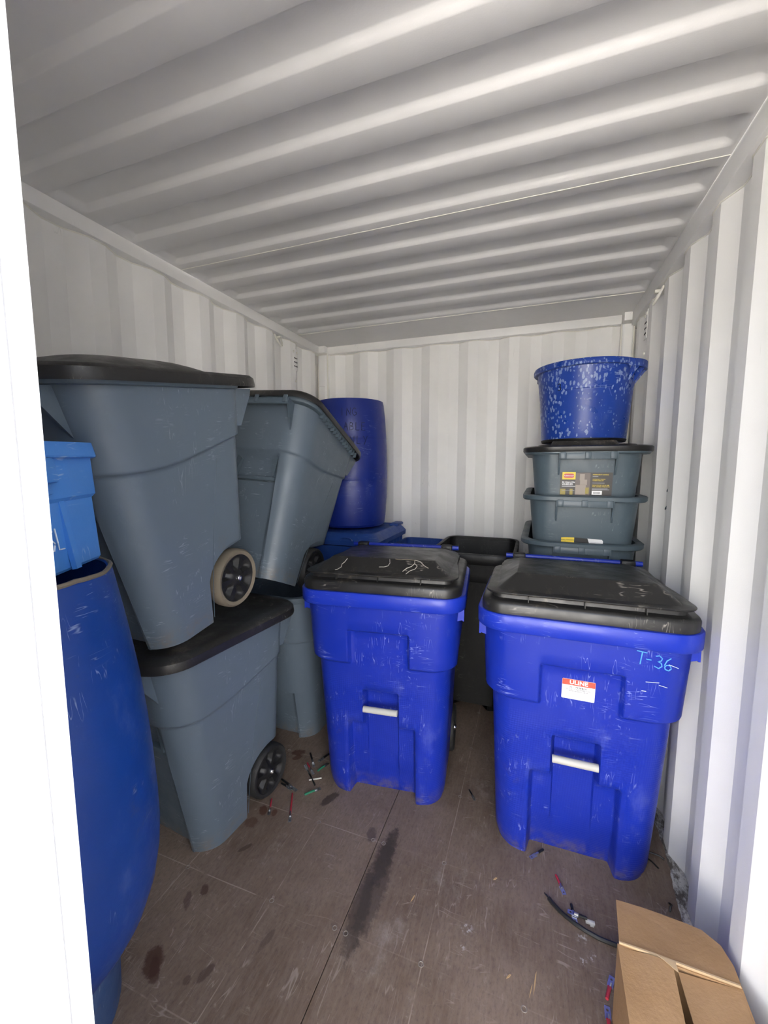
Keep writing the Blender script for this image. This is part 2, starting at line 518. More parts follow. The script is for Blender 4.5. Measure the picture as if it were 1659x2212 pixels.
def sstep(x, a, b):
    t = min(1.0, max(0.0, (x - a) / (b - a))); return t * t * (3 - 2 * t)
def copy_tree(o, parent=None):
    c = o.copy(); COL.objects.link(c); c.parent = parent
    for ch in list(o.children): copy_tree(ch, c)
    return c
def text_vf(s, size, bold=0.0, align='CENTER', spacing=1.0):
    cu = bpy.data.curves.new('t', 'FONT')
    cu.body = s; cu.size = size; cu.align_x = align; cu.align_y = 'CENTER'
    cu.offset = bold * size; cu.resolution_u = 3; cu.space_character = spacing
    o = bpy.data.objects.new('t', cu)
    COL.objects.link(o)
    dg = bpy.context.evaluated_depsgraph_get(); dg.update()
    me = bpy.data.meshes.new_from_object(o.evaluated_get(dg))
    v = [tuple(q.co) for q in me.vertices]; f = [tuple(p.vertices) for p in me.polygons]
    bpy.data.objects.remove(o, do_unlink=True); bpy.data.curves.remove(cu); bpy.data.meshes.remove(me)
    return v, f

FONT = {'T': [[(0, 1), (.7, 1)], [(.38, 1), (.28, 0)]], '-': [[(.05, .5), (.4, .52)]],
        '3': [[(.05, .9), (.3, 1), (.5, .82), (.42, .62), (.22, .53), (.45, .45), (.52, .22), (.3, 0), (.0, .1)]],
        '6': [[(.45, 1), (.2, .75), (.05, .35), (.12, .05), (.35, 0), (.52, .2), (.42, .42), (.2, .4), (.08, .25)]],
        'M': [[(0, 0), (.08, 1), (.35, .35), (.6, 1), (.7, 0)]], 'I': [[(.1, 1), (.12, 0)]],
        'N': [[(0, 0), (.03, 1), (.5, .05), (.5, 1)]], 'G': [[(.55, .85), (.3, 1), (.06, .7), (.05, .3), (.3, 0), (.55, .15), (.55, .45), (.32, .45)]],
        'A': [[(0, 0), (.28, 1), (.55, 0)], [(.1, .4), (.46, .4)]], 'B': [[(.02, 0), (.05, 1), (.4, .85), (.35, .6), (.06, .53), (.45, .4), (.42, .1), (.02, 0)]],
        'L': [[(.05, 1), (.02, .02), (.45, 0)]], 'E': [[(.48, 1), (.05, 1), (.03, 0), (.48, 0)], [(.04, .52), (.4, .54)]],
        'O': [[(.3, 1), (.05, .7), (.06, .25), (.3, 0), (.55, .25), (.55, .72), (.3, 1)]], 'Y': [[(0, 1), (.26, .5)], [(.55, 1), (.1, -.1)]],
        'S': [[(.5, .88), (.25, 1), (.05, .78), (.25, .55), (.5, .35), (.3, .02), (0, .12)]], 'P': [[(.02, 0), (.05, 1), (.45, .85), (.42, .6), (.05, .5)]]}
def strokes(s, h, fn, r, gap=.75):
    """handwriting on a surface, one piece per character: fn(u,v)->(point)"""
    res = []; x = 0.0
    for ch in s:
        if ch != ' ':
            mb = MB()
            for st in FONT[ch]:
                pts = []
                for a, b in zip(st[:-1], st[1:]):
                    for k in range(3):
                        t = k / 3
                        pts.append(fn((x + a[0] + (b[0] - a[0]) * t) * h, (a[1] + (b[1] - a[1]) * t) * h))
                pts.append(fn((x + st[-1][0]) * h, st[-1][1] * h))
                mb.add(tube(pts, r, 5))
            res.append(mb.out())
        x += gap
    return res
def write(parent, mat, *runs):
    for run in runs:
        for vf in run: obj('marker_letter', vf, mat, parent)

# ================================================================== THE CONTAINER
XL, XR, YB, ZR = -1.765, .575, 3.27, 2.605     # inner wall planes, roof underside
YF = .16                                       # door end
DEP = .036
def corr(start, s0, s1, pitch, flat=.072, slope=.076):
    """list of (s, depth 0 inner / 1 outer) for an inner flat starting at `start`"""
    outw = pitch - flat - 2 * slope
    pts = []
    k = math.floor((s0 - start) / pitch) - 1
    s = start + k * pitch
    while s < s1 + pitch:
        pts += [(s, 0), (s + flat, 0), (s + flat + slope, 1), (s + flat + slope + outw, 1)]
        s += pitch
    res = []
    for (a, da), (b, db) in zip(pts[:-1], pts[1:]):
        if b <= s0 or a >= s1: continue
        def at(q): return da + (db - da) * (q - a) / (b - a)
        if not res: 
            res.append((max(a, s0), at(max(a, s0))))
        res.append((min(b, s1), at(min(b, s1))))
    return res
def wall_sheet(name, prof, to_xy, z0, z1, out):
    v = []; f = []
    n = len(prof)
    zs = [z0, (z0 + z1) / 2, z1]
    for lay in (0.0, .004):
        for z in zs:
            for s, d in prof:
                v.append((*to_xy(s, d * DEP + lay), z))
    L = n * 3
    for l in range(2):
        for i in range(2):
            for k in range(n - 1):
                a = l * L + i * n + k
                f.append((a, a + 1, a + n + 1, a + n))
    for i in range(2):
        f.append((i * n, i * n + n, L + i * n + n, L + i * n))
        f.append((i * n + n - 1, i * n + 2 * n - 1, L + i * n + 2 * n - 1, L + i * n + n - 1))
    for k in range(n - 1):
        f.append((k, k + 1, L + k + 1, L + k)); f.append((2 * n + k, 2 * n + k + 1, L + 2 * n + k + 1, L + 2 * n + k))
    return struct(obj(name, (v, f), 'paint', None, 12, False))

wall_left = wall_sheet('wall_left', corr(1.288, YF, 3.32, .300), lambda s, d: (XL - d, s), -.14, 2.64, -1)
wall_right = wall_sheet('wall_right', corr(1.557, YF, 3.32, .300), lambda s, d: (XR + d, s), -.14, 2.64, 1)
wall_back = wall_sheet('wall_back', corr(-1.405, XL - .06, XR + .06, .298), lambda s, d: (s, YB + d), -.14, 2.64, 1)

# ------ floor: base with two plywood sheets and their screws
floor = struct(obj('floor', box(XL - .05, XR + .05, YF, YB + .05, -.14, -.022), 'ply_edge'))
for (a, b) in ((XL + .002, -.5795), (-.5765, XR - .004)):
    ply = obj('plywood_sheet', box(a, b, YF + .02, YB - .004, -.022, 0.0, .0012), 'ply', floor, 30, False)
scr = MB()
scr.add(lathe([(.0095, .0002), (.0088, .0012), (.0072, .0012), (.0064, -.0006), (.0, -.0010)], 14))
scr_me = mesh(*scr.out())
for x in (-.285, -.553, -.600, -.863, -1.258, .03, .30):
    for k in range(-1, 6):
        y = 1.142 + .3664 * k
        if y < YF + .05 or y > 3.2: continue
        if x > -.1 and k % 2: continue
        s = link('screw', scr_me, 'screw', floor)
        s.location = (x + rng.uniform(-.004, .004), y + rng.uniform(-.003, .003), 0.0006)
        s.rotation_euler = (0, 0, rng.uniform(0, 6))

# ------ cracked sealant along the foot of the right wall
mb = MB()
pr = corr(1.557, .9, 3.2, .300)
pv = []; pf = []
nseg = 120
for i in range(nseg + 1):
    y = .9 + 2.3 * i / nseg
    d = np.interp(y, [p[0] for p in pr], [p[1] for p in pr]) * DEP
    xin = XR - .012 - .010 * math.sin(y * 9) - rng.uniform(0, .006)
    xo = XR + d - .001
    pv += [(xin, y, .0005), ((xin + xo) / 2, y, .006 + rng.uniform(0, .004)), (xo, y, .010)]
    if i:
        b = 3 * i
        pf += [(b - 3, b - 2, b + 1, b), (b - 2, b - 1, b + 2, b + 1)]
struct(obj('trim_1', (pv, pf), 'seal'))

# ------ roof: die-stamped panels with round-ended corrugations
def roof():
    P0, W1, W2 = 1.463, .016, .089            # slope down starts, slope width, lower flat
    pitch = .2255
    ys = []
    k = -7
    while True:
        s = P0 + k * pitch
        if s > 2.86: break
        for q, d in ((s - .004, 1.), (s, .93), (s + W1 * .5, .5), (s + W1, .07), (s + W1 + .004, 0.), (s + W1 + .045, 0.), (s + W1 + W2, 0.), (s + W1 + W2 + .004, .07),
                     (s + 1.5 * W1 + W2 + .004, .5), (s + 2 * W1 + W2 + .004, .93), (s + 2 * W1 + W2 + .008, 1.), (s + 2 * W1 + W2 + .045, 1.)):
            if YF - .05 < q < 2.835: ys.append((q, d))
        k += 1
    ys = [(YF - .02, 0.)] + [p for p in ys if p[0] > YF] + [(2.84, 0.), (2.862, 0.), (3.36, 0.)]
    xs = [XL - .08, -1.744, -1.738] + [-1.736 + .008 * i for i in range(1, 14)] + [-1.3, -1.0, -.6, -.2, .15] + [.55 - .008 * (14 - i) for i in range(1, 14)] + [.550, .5575, XR + .08]
    n = len(xs)
    v = []; f = []
    for (y, d) in ys:
        for x in xs:
            e = min(x + 1.738, .552 - x)
            # the groove ends in a rounded scoop
            c = sstep(e, .000, .042)
            v.append((x, y, ZR + .022 * d * c))
    for i in range(len(ys) - 1):
        for k in range(n - 1):
            f.append((i * n + k, i * n + k + 1, (i + 1) * n + k + 1, (i + 1) * n + k))
    return v, f
ceil = struct(obj('ceiling', roof(), 'paint_roof_dimmed', None, 80))
ob = obj('roof_skin', box(XL - .08, XR + .08, YF - .02, 3.36, ZR + .03, ZR + .034), 'paint_roof_dimmed', ceil)
ob = obj('panel_seam', box(-1.742, .556, 1.748, 1.752, ZR - .0022, ZR + .001), 'weld', ceil)
ob = obj('panel_seam', box(-1.742, .556, 2.861, 2.867, ZR - .004, ZR + .001, .0015), 'weld', ceil)

# ------ rails, posts
def trimbox(i, b, mat='paint', sharp=30):
    return struct(obj('trim_%d' % i, b, mat, None, sharp))
trimbox(2, box(XL - .075, -1.744, YF, 3.30, 2.545, ZR + .004, .004))       # left top rail
trimbox(3, box(.5575, XR + .075, YF, 3.30, 2.520, ZR + .004, .004))        # right top rail
trimbox(4, box(-1.70, .505, 3.24, 3.36, 2.548, ZR + .003, .004))           # back top rail
# wavy weld beads where the sheets meet the rails
def bead(prof, fn, r=.0035):
    return tube([fn(s, d) for s, d in prof], r, 5)
dense = lambda p: [(s, d) for (a, da), (b, db) in zip(p[:-1], p[1:]) for s, d in ((a + (b - a) * t, da + (db - da) * t) for t in (0, .33, .66))]
struct(obj('trim_5', bead(dense(corr(1.288, .3, 3.18, .3)), lambda s, d: (XL - d * DEP + .001, s, 2.5435)), 'weld'))
struct(obj('trim_6', bead(dense(corr(1.557, .3, 3.18, .3)), lambda s, d: (XR + d * DEP - .001, s, 2.5185)), 'weld'))
struct(obj('trim_7', bead(dense(corr(-1.405, -1.68, .49, .298)), lambda s, d: (s, YB + d * DEP - .001, 2.5465)), 'weld'))
# corner posts of the back end with their cross-plates
def corner_post(i, x0, x1, sgn):
    p = empty('trim_%d' % i, (0, 0, 0)); struct(p)
    xm = (x0 + x1) / 2
    r = [rr(x0, x1, 3.205, 3.34, .016, z, 4, 2) for z in (-.1, 2.535)]
    obj('post', loft(r, True, True, True), 'paint', p)
    obj('corner_casting', box(x0 + .004, x1 - .004, 3.19, 3.34, 2.552, ZR + .015, .006), 'paint', p)
    for z in (.55, 1.25, 2.28 if sgn < 0 else 2.05):
        obj('cross_plate', box(x0 + .008, x1 - .012, 3.198, 3.22, z, z + .007), 'paint', p)
    for xx in (x0 - .004, x1 + .004):
        obj('edge_weld', tube([(xx, 3.222, -.02), (xx, 3.222, 2.54)], .005, 6), 'weld', p)
corner_post(8, -1.763, -1.684, -1)
corner_post(9, .507, .573, 1)

# ------ lashing rings, vents
def lashing_ring(name, x, y, z, sx, label):
    t = empty(name, (x, y, z), 0, label, 'lashing ring')
    pts = [(sx * (.004 + .030 * math.sin(a)), .028 * math.cos(a) + .0, -.028 + .036 * math.cos(a * .5 + PI / 2) * 1.0) for a in np.linspace(0, PI, 12)]
    obj('ring', tube([(sx * (.004 + .026 * math.sin(a)), -.030 * math.cos(a), -.055 * math.sin(a)) for a in np.linspace(-.35, PI + .35, 18)], .0065, 8), 'weld', t)
    obj('bracket', box(min(0, sx * .03), max(0, sx * .03), -.012, .012, -.004, .012, .003), 'weld', t)
    return t
lashing_ring('lashing_ring', XL + .004, 2.62, 2.515, 1, 'small white steel lashing ring under the left top rail')
lashing_ring('lashing_ring', XR - .004, 2.575, 2.490, -1, 'small white steel lashing ring under the right top rail')
def vent(x, y, z, sx, label):
    t = empty('wall_vent', (x, y, z), 0, label, 'vent')
    obj('cover', box(min(0, sx * .004), max(0, sx * .004), -.026, .040, -.085, .075, .0015), 'paint', t)
    h = mesh(*lathe([(.0055, 0), (.0055, .0012), (0, .0012)], 10))
    for a in range(3):
        for b in range(3):
            q = link('vent_hole', h, 'dark_hole', t)
            q.location = (sx * .0042, -.010 + a * .017, -.055 + b * .030); q.rotation_euler = (0, sx * PI / 2, 0)
    rv = mesh(*lathe([(.010, 0), (.009, .005), (.004, .008), (0, .0085)], 12))
    for (yy, zz) in ((-.018, .052), (.022, .048)):
        q = link('rivet', rv, 'weld', t); q.location = (sx * .004, yy, zz); q.rotation_euler = (0, sx * PI / 2, 0)
    q = link('rivet', rv, 'weld', t); q.location = (0, .012, -.165); q.rotation_euler = (0, sx * PI / 2, 0)
vent(XL + .0005, 2.845, 2.425, 1, 'small perforated white vent cover high on the left wall')
vent(XR - .0005, 2.862, 2.425, -1, 'small perforated white vent cover high on the right wall')
hm = mesh(*lathe([(.012, 0), (.012, .002), (.007, .0035), (.006, .001), (0, .001)], 14))
for i, (y, z, w) in enumerate(((2.325, 1.494, 'upper'), (2.335, 1.408, 'lower'))):
    o = link('wall_grommet', hm, 'grey_dark')
    o.location = (XR + .020, y - .03, z); o.rotation_euler = (0, -PI / 2 + .45, 0)
    tag(o, '%s of the two small dark grommets in the right wall beside the stacked totes' % w, 'grommet')

# ------ closed left door leaf
DX, DY = -.412, .2465
door = struct(empty('door_1', (DX, DY, 0)))
rings = []
def prof_door(z):
    th = .043
    return [(0, 0, z), (0, -th + .007, z), (-.003, -th + .002, z), (-.010, -th - .004, z), (-.020, -th - .004, z), (-.026, -th + .004, z), (-.030, -th + .010, z), (-.09, -th + .010, z), (-.09, 0, z)]
obj('edge_channel', loft([prof_door(-.06), prof_door(2.5)], True, True, True), 'paint_door', door, 25)
obj('gasket_seam', box(-.0005, .0006, -.0215, -.0203, .0, 2.5), 'grey_print', door)
obj('door_panel', box(-1.36, -.09, -.030, -.004, -.06, 2.5), 'paint_door', door)
for k in range(6):
    obj('door_rib', box(-.20 - .2 * k - .09, -.20 - .2 * k, -.05, -.030, .05, 2.4, .012), 'paint_door', door)
for (z, h) in ((1.235, .030), (1.162, .052), (.35, .05)):
    obj('bar_keeper', box(-.085, -.022, -.085, -.030, z, z + h, .004), 'paint_door', door)
obj('lock_bar', tube([(-.105, -.075, .0), (-.105, -.075, 2.45)], .016, 14), 'paint_door', door)
obj('rust_spot', box(-.050, -.028, -.0865, -.080, 1.258, 1.262), 'rust', door)
obj('rust_spot', box(-.075, -.050, -.0865, -.080, 1.252, 1.256), 'rust', door)
# header and right front post and sill
trimbox(10, box(XL - .08, XR + .10, YF - .03, YF + .08, 2.50, 2.80, .006))
trimbox(11, box(XR - .01, XR + .10, YF - .06, YF + .06, -.14, 2.6, .008))
trimbox(12, box(XL - .08, XR + .08, YF - .03, YF + .03, -.16, -.002, .004))
trimbox(13, box(XL - .10, XL + .02, YF - .06, YF + .06, -.14, 2.6, .008))

# ------ the yard outside the door
gv = []; gf = []
N = 24
for i in range(N + 1):
    for j in range(N + 1):
        gv.append((-14 + 28 * i / N, -20 + 32 * j / N, -.17 + rng.uniform(-.01, .01)))
for i in range(N):
    for j in range(N):
        gf.append((i * (N + 1) + j, (i + 1) * (N + 1) + j, (i + 1) * (N + 1) + j + 1, i * (N + 1) + j + 1))
struct(obj('ground', (gv, gf), 'ground'))

# ------ unseen container added across the yard to bounce sunlight in through the doorway
mb = MB()
pr = corr(-5.0, -4.2, 8.0, .30)
wv = [(s_, -5.6 - d_ * DEP, z_) for z_ in (-.17, 2.75) for s_, d_ in pr]
nn_ = len(pr)
mb.add((wv, [(k, k + 1, nn_ + k + 1, nn_ + k) for k in range(nn_ - 1)]))
mb.box(-4.2, 8.0, -8.05, -5.66, -.17, 2.75)
struct(obj('wall_added_bounce', mb.out(), 'paint', None, 12, False))
for zz in (-.10, 2.68):  # rails of the added bounce container
    struct(obj('trim_14' if zz < 0 else 'trim_15', box(-4.25, 8.05, -5.64, -5.57, zz - .06, zz + .08, .006), 'paint'))

# ================================================================== WHEEL
def wheel_meshes(Rw=.122, W=.058):
    tire = lathe([(Rw * .80, -W / 2), (Rw * .93, -W / 2 - .002), (Rw, -W / 2 + .008), (Rw + .001, 0), (Rw, W / 2 - .008), (Rw * .93, W / 2 + .002), (Rw * .82, W / 2 - .002), (Rw * .80, W / 2 - .012)], 44)
    # disc with six scooped pockets
    nr, nt = 12, 72
    v = []; f = []
    for i in range(nr + 1):
        r = Rw * .82 * i / nr
        for k in range(nt):
            a = 2 * PI * k / nt
            z = W / 2 - .008
            p = max(0.0, math.cos(3 * a)) ** .5 if False else 0
            s = .5 + .5 * math.cos(6 * a)
            pocket = sstep(s, .35, .62) * sstep(r / Rw, .30, .40) * (1 - sstep(r / Rw, .66, .74))
            z -= .020 * pocket
            z += .006 * (1 - sstep(r / Rw, .16, .26))
            z += .004 * sstep(r / Rw, .74, .80)
            v.append((r * math.cos(a), r * math.sin(a), z))
    for i in range(nr):
        for k in range(nt):
            f.append((i * nt + k, i * nt + (k + 1) % nt, (i + 1) * nt + (k + 1) % nt, (i + 1) * nt + k))
    back = lathe([(Rw * .8, -W / 2 + .006), (.0, -W / 2 + .006)], 30)
    d = MB().add((v, f)).add(back)
    hub = lathe([(.013, W / 2 - .004), (.013, W / 2 + .006), (.010, W / 2 + .010), (.006, W / 2 + .010), (.005, W / 2 + .006), (0, W / 2 + .006)], 18)
    return mesh(*tire, 40), mesh(*d.out(), 50), mesh(*hub, 40)
WM = wheel_meshes()
def add_wheel(parent, x, y, z, side, dirty):
    w = link('wheel', WM[0].copy(), 'tire_dirt' if dirty else 'rubber', parent)
    w.location = (x, y, z); w.rotation_euler = (0, side * PI / 2, 0)
    link('wheel_disc', WM[1], 'hub', w)
    link('axle_cap', WM[2], 'chrome', w)
    return w

# ================================================================== BLUE ROLL-OUT CART
def cart_columns(xs_front, w, yf, yb, r, z, ncf=7, ns=8):
    """ring of a cart body: explicit x positions on the front face"""
    pts = []; tags = []
    for x in xs_front:
        pts.append((x, yf, z)); tags.append(('f', x, (0, 1)))
    for k in range(1, ncf + 1):
        a = -PI / 2 + PI / 2 * k / (ncf + 1)
        pts.append((w - r + r * math.cos(a), yf + r + r * math.sin(a), z)); tags.append(('c', w, (-math.cos(a), -math.sin(a))))
    for k in range(ns + 1):
        y = yf + r + (yb - .05 - yf - r) * k / ns
        pts.append((w, y, z)); tags.append(('s', y, (-1, 0)))
    for k in range(1, 4):
        a = PI / 2 * k / 4
        pts.append((w - .05 + .05 * math.cos(a), yb - .05 + .05 * math.sin(a), z)); tags.append(('b', 0, (-math.cos(a), -math.sin(a))))
    for k in range(7):
        x = (w - .05) * (1 - 2 * k / 6)
        pts.append((x, yb, z)); tags.append(('b', 0, (0, -1)))
    for k in range(3, 0, -1):
        a = PI / 2 * k / 4
        pts.append((-(w - .05 + .05 * math.cos(a)), yb - .05 + .05 * math.sin(a), z)); tags.append(('b', 0, (math.cos(a), -math.sin(a))))
    for k in range(ns, -1, -1):
        y = yf + r + (yb - .05 - yf - r) * k / ns
        pts.append((-w, y, z)); tags.append(('s', y, (1, 0)))
    for k in range(ncf, 0, -1):
        a = -PI / 2 + PI / 2 * k / (ncf + 1)
        pts.append((-(w - r + r * math.cos(a)), yf + r + r * math.sin(a), z)); tags.append(('c', w, (math.cos(a), -math.sin(a))))
    return pts, tags
def spread(vals, e):
    s = set()
    for v in vals:
        for q in (-1.6, -1, -.5, 0, .5, 1, 1.6): s.add(round(v + q * e, 5))
    return s
BXE = .006
bx = set([0, .03, .05]) | spread((.080,), .005) | spread((.137,), .005) | spread((.157,), .006) | {.11, .185}
bx = sorted(set([-x for x in bx]) | bx)
bz = sorted(set([0, .004, .012, .03, .06, .12, .18, .24, .30, .34, .43, .47, .51, .60, .64, .78, .82, .92, .96, 1.0, 1.03]) | spread((.391,), .006) | spread((.562,), .006) | spread((.705,), .009) | spread((.866,), .006))
bz = [z for z in bz if z >= 0]
def blue_body(inner=False):
    rings = []
    for z in bz:
        t = z / 1.03
        w = .292 + .040 * t - .010 * (1 - sstep(z, 0, .05))
        yf = 0.0 - .072 * t + .006 * (1 - sstep(z, 0, .03))
        yb = .47 + .045 * t
        pts, tags = cart_columns(bx, w, yf, yb, .105 - .015 * t, z)
        out = []
        for (p, (kind, q, nrm)) in zip(pts, tags):
            zs = .705 + (.012 if kind in 's' else 0)
            sh = sstep(z, zs - .011, zs + .011)              # shoulder proud of the lower body
            if kind == 'f':
                ax = abs(q)
                notch = (1 - sstep(ax, .129, .145)) * (1 - sstep(z, .857, .875))
                sh *= (1 - notch)
            d = -.028 * sh
            if kind == 'f':
                ax = abs(q)
                hand = (1 - sstep(ax, .072, .088)) * (1 - sstep(z, .553, .571))
                low = (1 - sstep(ax, .148, .166)) * (1 - sstep(z, .381, .400))
                dl = .020 + .048 * (1 - sstep(z, .02, .30)) 
                d += max(hand * .055, low * max(dl, .045))
            out.append((p[0] + nrm[0] * d, p[1] + nrm[1] * d, z))
        rings.append(out)
    if inner:
        # inside surface for carts that stand open
        last = rings[-1]
        c = np.mean(np.array(last), axis=0)
        for zz, sc in ((1.03, .965), (.30, .80), (.06, .76)):
            rings.append([(c[0] + (p[0] - c[0]) * sc, c[1] + (p[1] - c[1]) * sc + (.02 if zz < 1 else 0), zz) for p in last])
        return loft(rings, True, True, True)
    return loft(rings, True, False, True)
def blue_meshes():
    g = {}
    g['body'] = mesh(*blue_body(), 55)
    g['body_open'] = mesh(*blue_body(True), 55)
    g['rim'] = mesh(*sweep_rr(-.352, .352, -.092, .535, .085, [(.0, .985), (.022, .988), (.027, .994), (.028, 1.046), (.024, 1.052), (.010, 1.054), (-.004, 1.050), (-.006, .99)], True, nc=8), 40)
    gs = MB()
    for s in (-1, 1):
        for y0, yl in ((.0, .006), (.05, .006)):
            gs.add(prism([(s * .345, .985), (s * .372, .985), (s * .372, .935), (s * .352, .93)], y0 - .02, y0 - .02 + yl, 'y'))
            gs.add(box(min(s * .368, s * .374), max(s * .368, s * .374), y0 - .03, y0 + .02, .93, .99))
    g['lug'] = None
    g['bar'] = mesh(*tube([(-.081, -.036, .472), (.081, -.036, .472)], .0145, 16), 40)
    # lid
    rings = []
    def q(off, z): return rr(-.352 - off, .352 + off, -.096 - off, .52 + off, .07 + off, z, 8, 3)
    rings += [q(.004, 1.050), q(.010, 1.054), q(.011, 1.086), q(.006, 1.096), q(-.004, 1.101), q(-.022, 1.101), q(-.028, 1.104), q(-.030, 1.116), q(-.030, 1.122)]
    lid = loft(rings, True, False, True)
    g['lid'] = mesh(*lid, 40)
    # lip plate: a thin ledge overhanging the front
    lr = []
    for off, z in ((-.034, 1.116), (-.006, 1.120), (-.004, 1.124), (-.006, 1.127), (-.045, 1.131)):
        ring = []
        for (x, y, zz) in q(off, z):
            k = 1 - sstep(y, .05, .25)
            o2 = -.030 * (1 - k)
            ring.append((x * (1 + o2 / .352), y, zz + .004 * k))
        lr.append(ring)
    g['lip'] = mesh(*loft(lr, True, False, False), 40)
    # raised centre with four facets
    tr = [rr(-.315, .315, -.075, .50, .03, 1.128, 8, 3), rr(-.305, .305, -.060, .50, .025, 1.134, 8, 3),
          rr(-.240, .240, .012, .47, .010, 1.186, 8, 3)]
    tr.append([(p[0] * .985, .018 + (p[1] - .012) * .985, 1.187 - .034 * (p[1] - .012) / .46) for p in tr[2]])
    tr[2] = [(p[0], p[1], 1.186 - .034 * (p[1] - .012) / .46) for p in tr[2]]
    g['top'] = mesh(*loft(tr, True, False, True), 18)
    g['ribs'] = mesh(*box(-.0015, .0015, -.092, -.060, 1.101, 1.122), 30)
    hb = MB()
    hb.add(tube([(-.31, .556, 1.142), (.31, .556, 1.142)], .0125, 10))
    g['hingebar'] = mesh(*hb.out())
    kn = MB(); kn.box(-.030, .030, .515, .566, 1.118, 1.160, .006)
    g['knuckle'] = mesh(*kn.out())
    return g
BG = blue_meshes()
def blue_cart(name, loc, rz, label, group, mat='blue', rim='blue_rim', lid=True, sx=1.0, is_open=False, grip=True, sz=1.0):
    t = empty(name, loc, rz, label, 'wheeled bin', group)
    def add(part, me, m, par=t):
        o = link(part, me.copy() if me.materials and me.materials[0] != M[m] else me, None, par)
        if len(o.data.materials) == 0: o.data.materials.append(M[m])
        elif o.data.materials[0] != M[m]: o.data.materials[0] = M[m]
        return o
    add('body', BG['body_open' if is_open else 'body'], mat)
    add('rim', BG['rim'], rim)
    for s in (-1, 1):
        g = MB()
        for y0 in (.0, .05):
            g.add(prism([(s * .340, .988), (s * .372, .988), (s * .372, .940), (s * .345, .932)], y0 - .024, y0 - .018, 'y'))
        g.add(box(min(s * .366, s * .373), max(s * .366, s * .373), -.025, .035, .934, .99))
        obj('lift_lug', g.out(), rim, t)
    if grip: add('lift_bar', BG['bar'], 'grip')
    for s in (-1, 1):
        w = add_wheel(t, s * .285, .46, .124, s, False)
    obj('axle', tube([(-.27, .46, .124), (.27, .46, .124)], .009, 10), 'zinc', t)
    if lid:
        l = add('lid', BG['lid'], 'black_lid')
        add('lid_lip', BG['lip'], 'black_lid', l)
        add('lid_crown', BG['top'], 'black_lid', l)
        for x in (-.19, .0, .19):
            add('lid_rib', BG['ribs'], 'black_lid', l).location = (x, 0, 0)
        for x in (-.245, .245):
            k = add('hinge', BG['knuckle'], 'black', l); k.location = (x, 0, 0)
    if lid: add('handle_bar', BG['hingebar'], rim)
    if sx != 1.0 or sz != 1.0: t.scale = (sx, 1, sz)
    return t

GB = 'royal blue wheeled bins with black lids'
cart_r = blue_cart('wheeled_bin', (.184, 1.668, 0), 0, 'royal blue wheeled bin with a red and white sticker, by the right wall', GB)
cart_m = blue_cart('wheeled_bin', (-.640, 1.730, 0), R(6.3), 'royal blue wheeled bin with a cracked black lid and no sticker', GB)
blk = blue_cart('wheeled_bin', (-.355, 2.645, 0), 0, 'black open wheeled bin against the back wall between the two blue bins', None, 'black', 'black', False, .70, True, False, 1.015)

# pale stress cracks in the front slope of the middle bin's lid
mlid = [c_ for c_ in cart_m.children if c_.name.startswith('lid')][0]
def crown_pt(x, t): return (x, -.0600 + .072 * t - .0008, 1.134 + .052 * t + .0006)
for pts in ([(-.165, .85), (-.172, .6), (-.182, .45), (-.180, .25), (-.195, .08), (-.205, .05)], [(.035, .95), (.040, .7), (.034, .5), (.018, .42), (-.005, .40)],
            [(.150, .98), (.152, .75), (.140, .55), (.120, .42), (.105, .2)], [(.152, .75), (.165, .6), (.158, .4), (.135, .25), (.122, .05)], [(.150, .98), (.175, .9), (.195, .65), (.215, .5)], [(.06, .99), (.085, .96), (.11, 1.0), (.15, .98)]):
    obj('crack', tube([crown_pt(*p) for p in pts], .0016, 5), 'tire_dirt' if pts[0][0] == .06 else 'crack', mlid)

# sticker and marker writing on the right bin (front plane leans back)
def fpt(x, z, off=.0):     # point on the front of a blue cart
    return Vector((x, -.072 * z / 1.03 - off, z))
tilt = math.atan(.072 / 1.03)
def face_mtx(x, z, off, roll=0.0):
    p = fpt(x, z, off)
    return Matrix.Translation(p) @ Matrix.Rotation(-tilt * -1, 4, 'X') @ Matrix.Rotation(PI / 2, 4, 'X') @ Matrix.Rotation(roll, 4, 'Z')
def place(name, vf, mat, parent, mtx):
    o = obj(name, vf, mat, parent)
    o.matrix_local = mtx
    return o
fm = lambda off: face_mtx(-.004, .777, off, R(-.5))
stk = place('sticker', loft([rr(-.056, .056, -.040, .040, .004, z, 4, 2) for z in (0, .0006)], True, True, True), 'white_sticker', cart_r, fm(.0012))
lab = [('red_band', box(-.0555, .0555, .0165, .0395, .0008, .0011), 'red_print')]
for s, sz, x, y, m, b, al, sp in (('ULINE', .0225, 0, .0280, 'white_print', .028, 'CENTER', 1.02), ('H - 7938BLU', .0095, .0, .0085, 'black_print', .012, 'CENTER', 1.15),
        ('65 GAL ULINE TRASH CAN', .0062, .0, .0005, 'black_print', .01, 'CENTER', 1.1), ('WITH WHEELS - BLUE', .0062, .0, -.0065, 'black_print', .01, 'CENTER', 1.1),
        ('1-800-295-5510', .0060, .0, -.0215, 'grey_print', 0, 'CENTER', 1.1), ('uline.com', .0060, .0, -.0285, 'grey_print', 0, 'CENTER', 1.0)):
    v, f = text_vf(s, sz, b, al, sp)
    lab.append(('print', ([(a + x, c + y, .0014) for a, c, d in v], f), m))
for n, vf, m in lab:
    obj(n, vf, m, stk)
write(cart_r, 'chalk_blue', strokes('T-36', .046, lambda u, v: tuple(fpt(.166 + u * .95, .930 + v - u * .12, .0300)), .0020, .62))
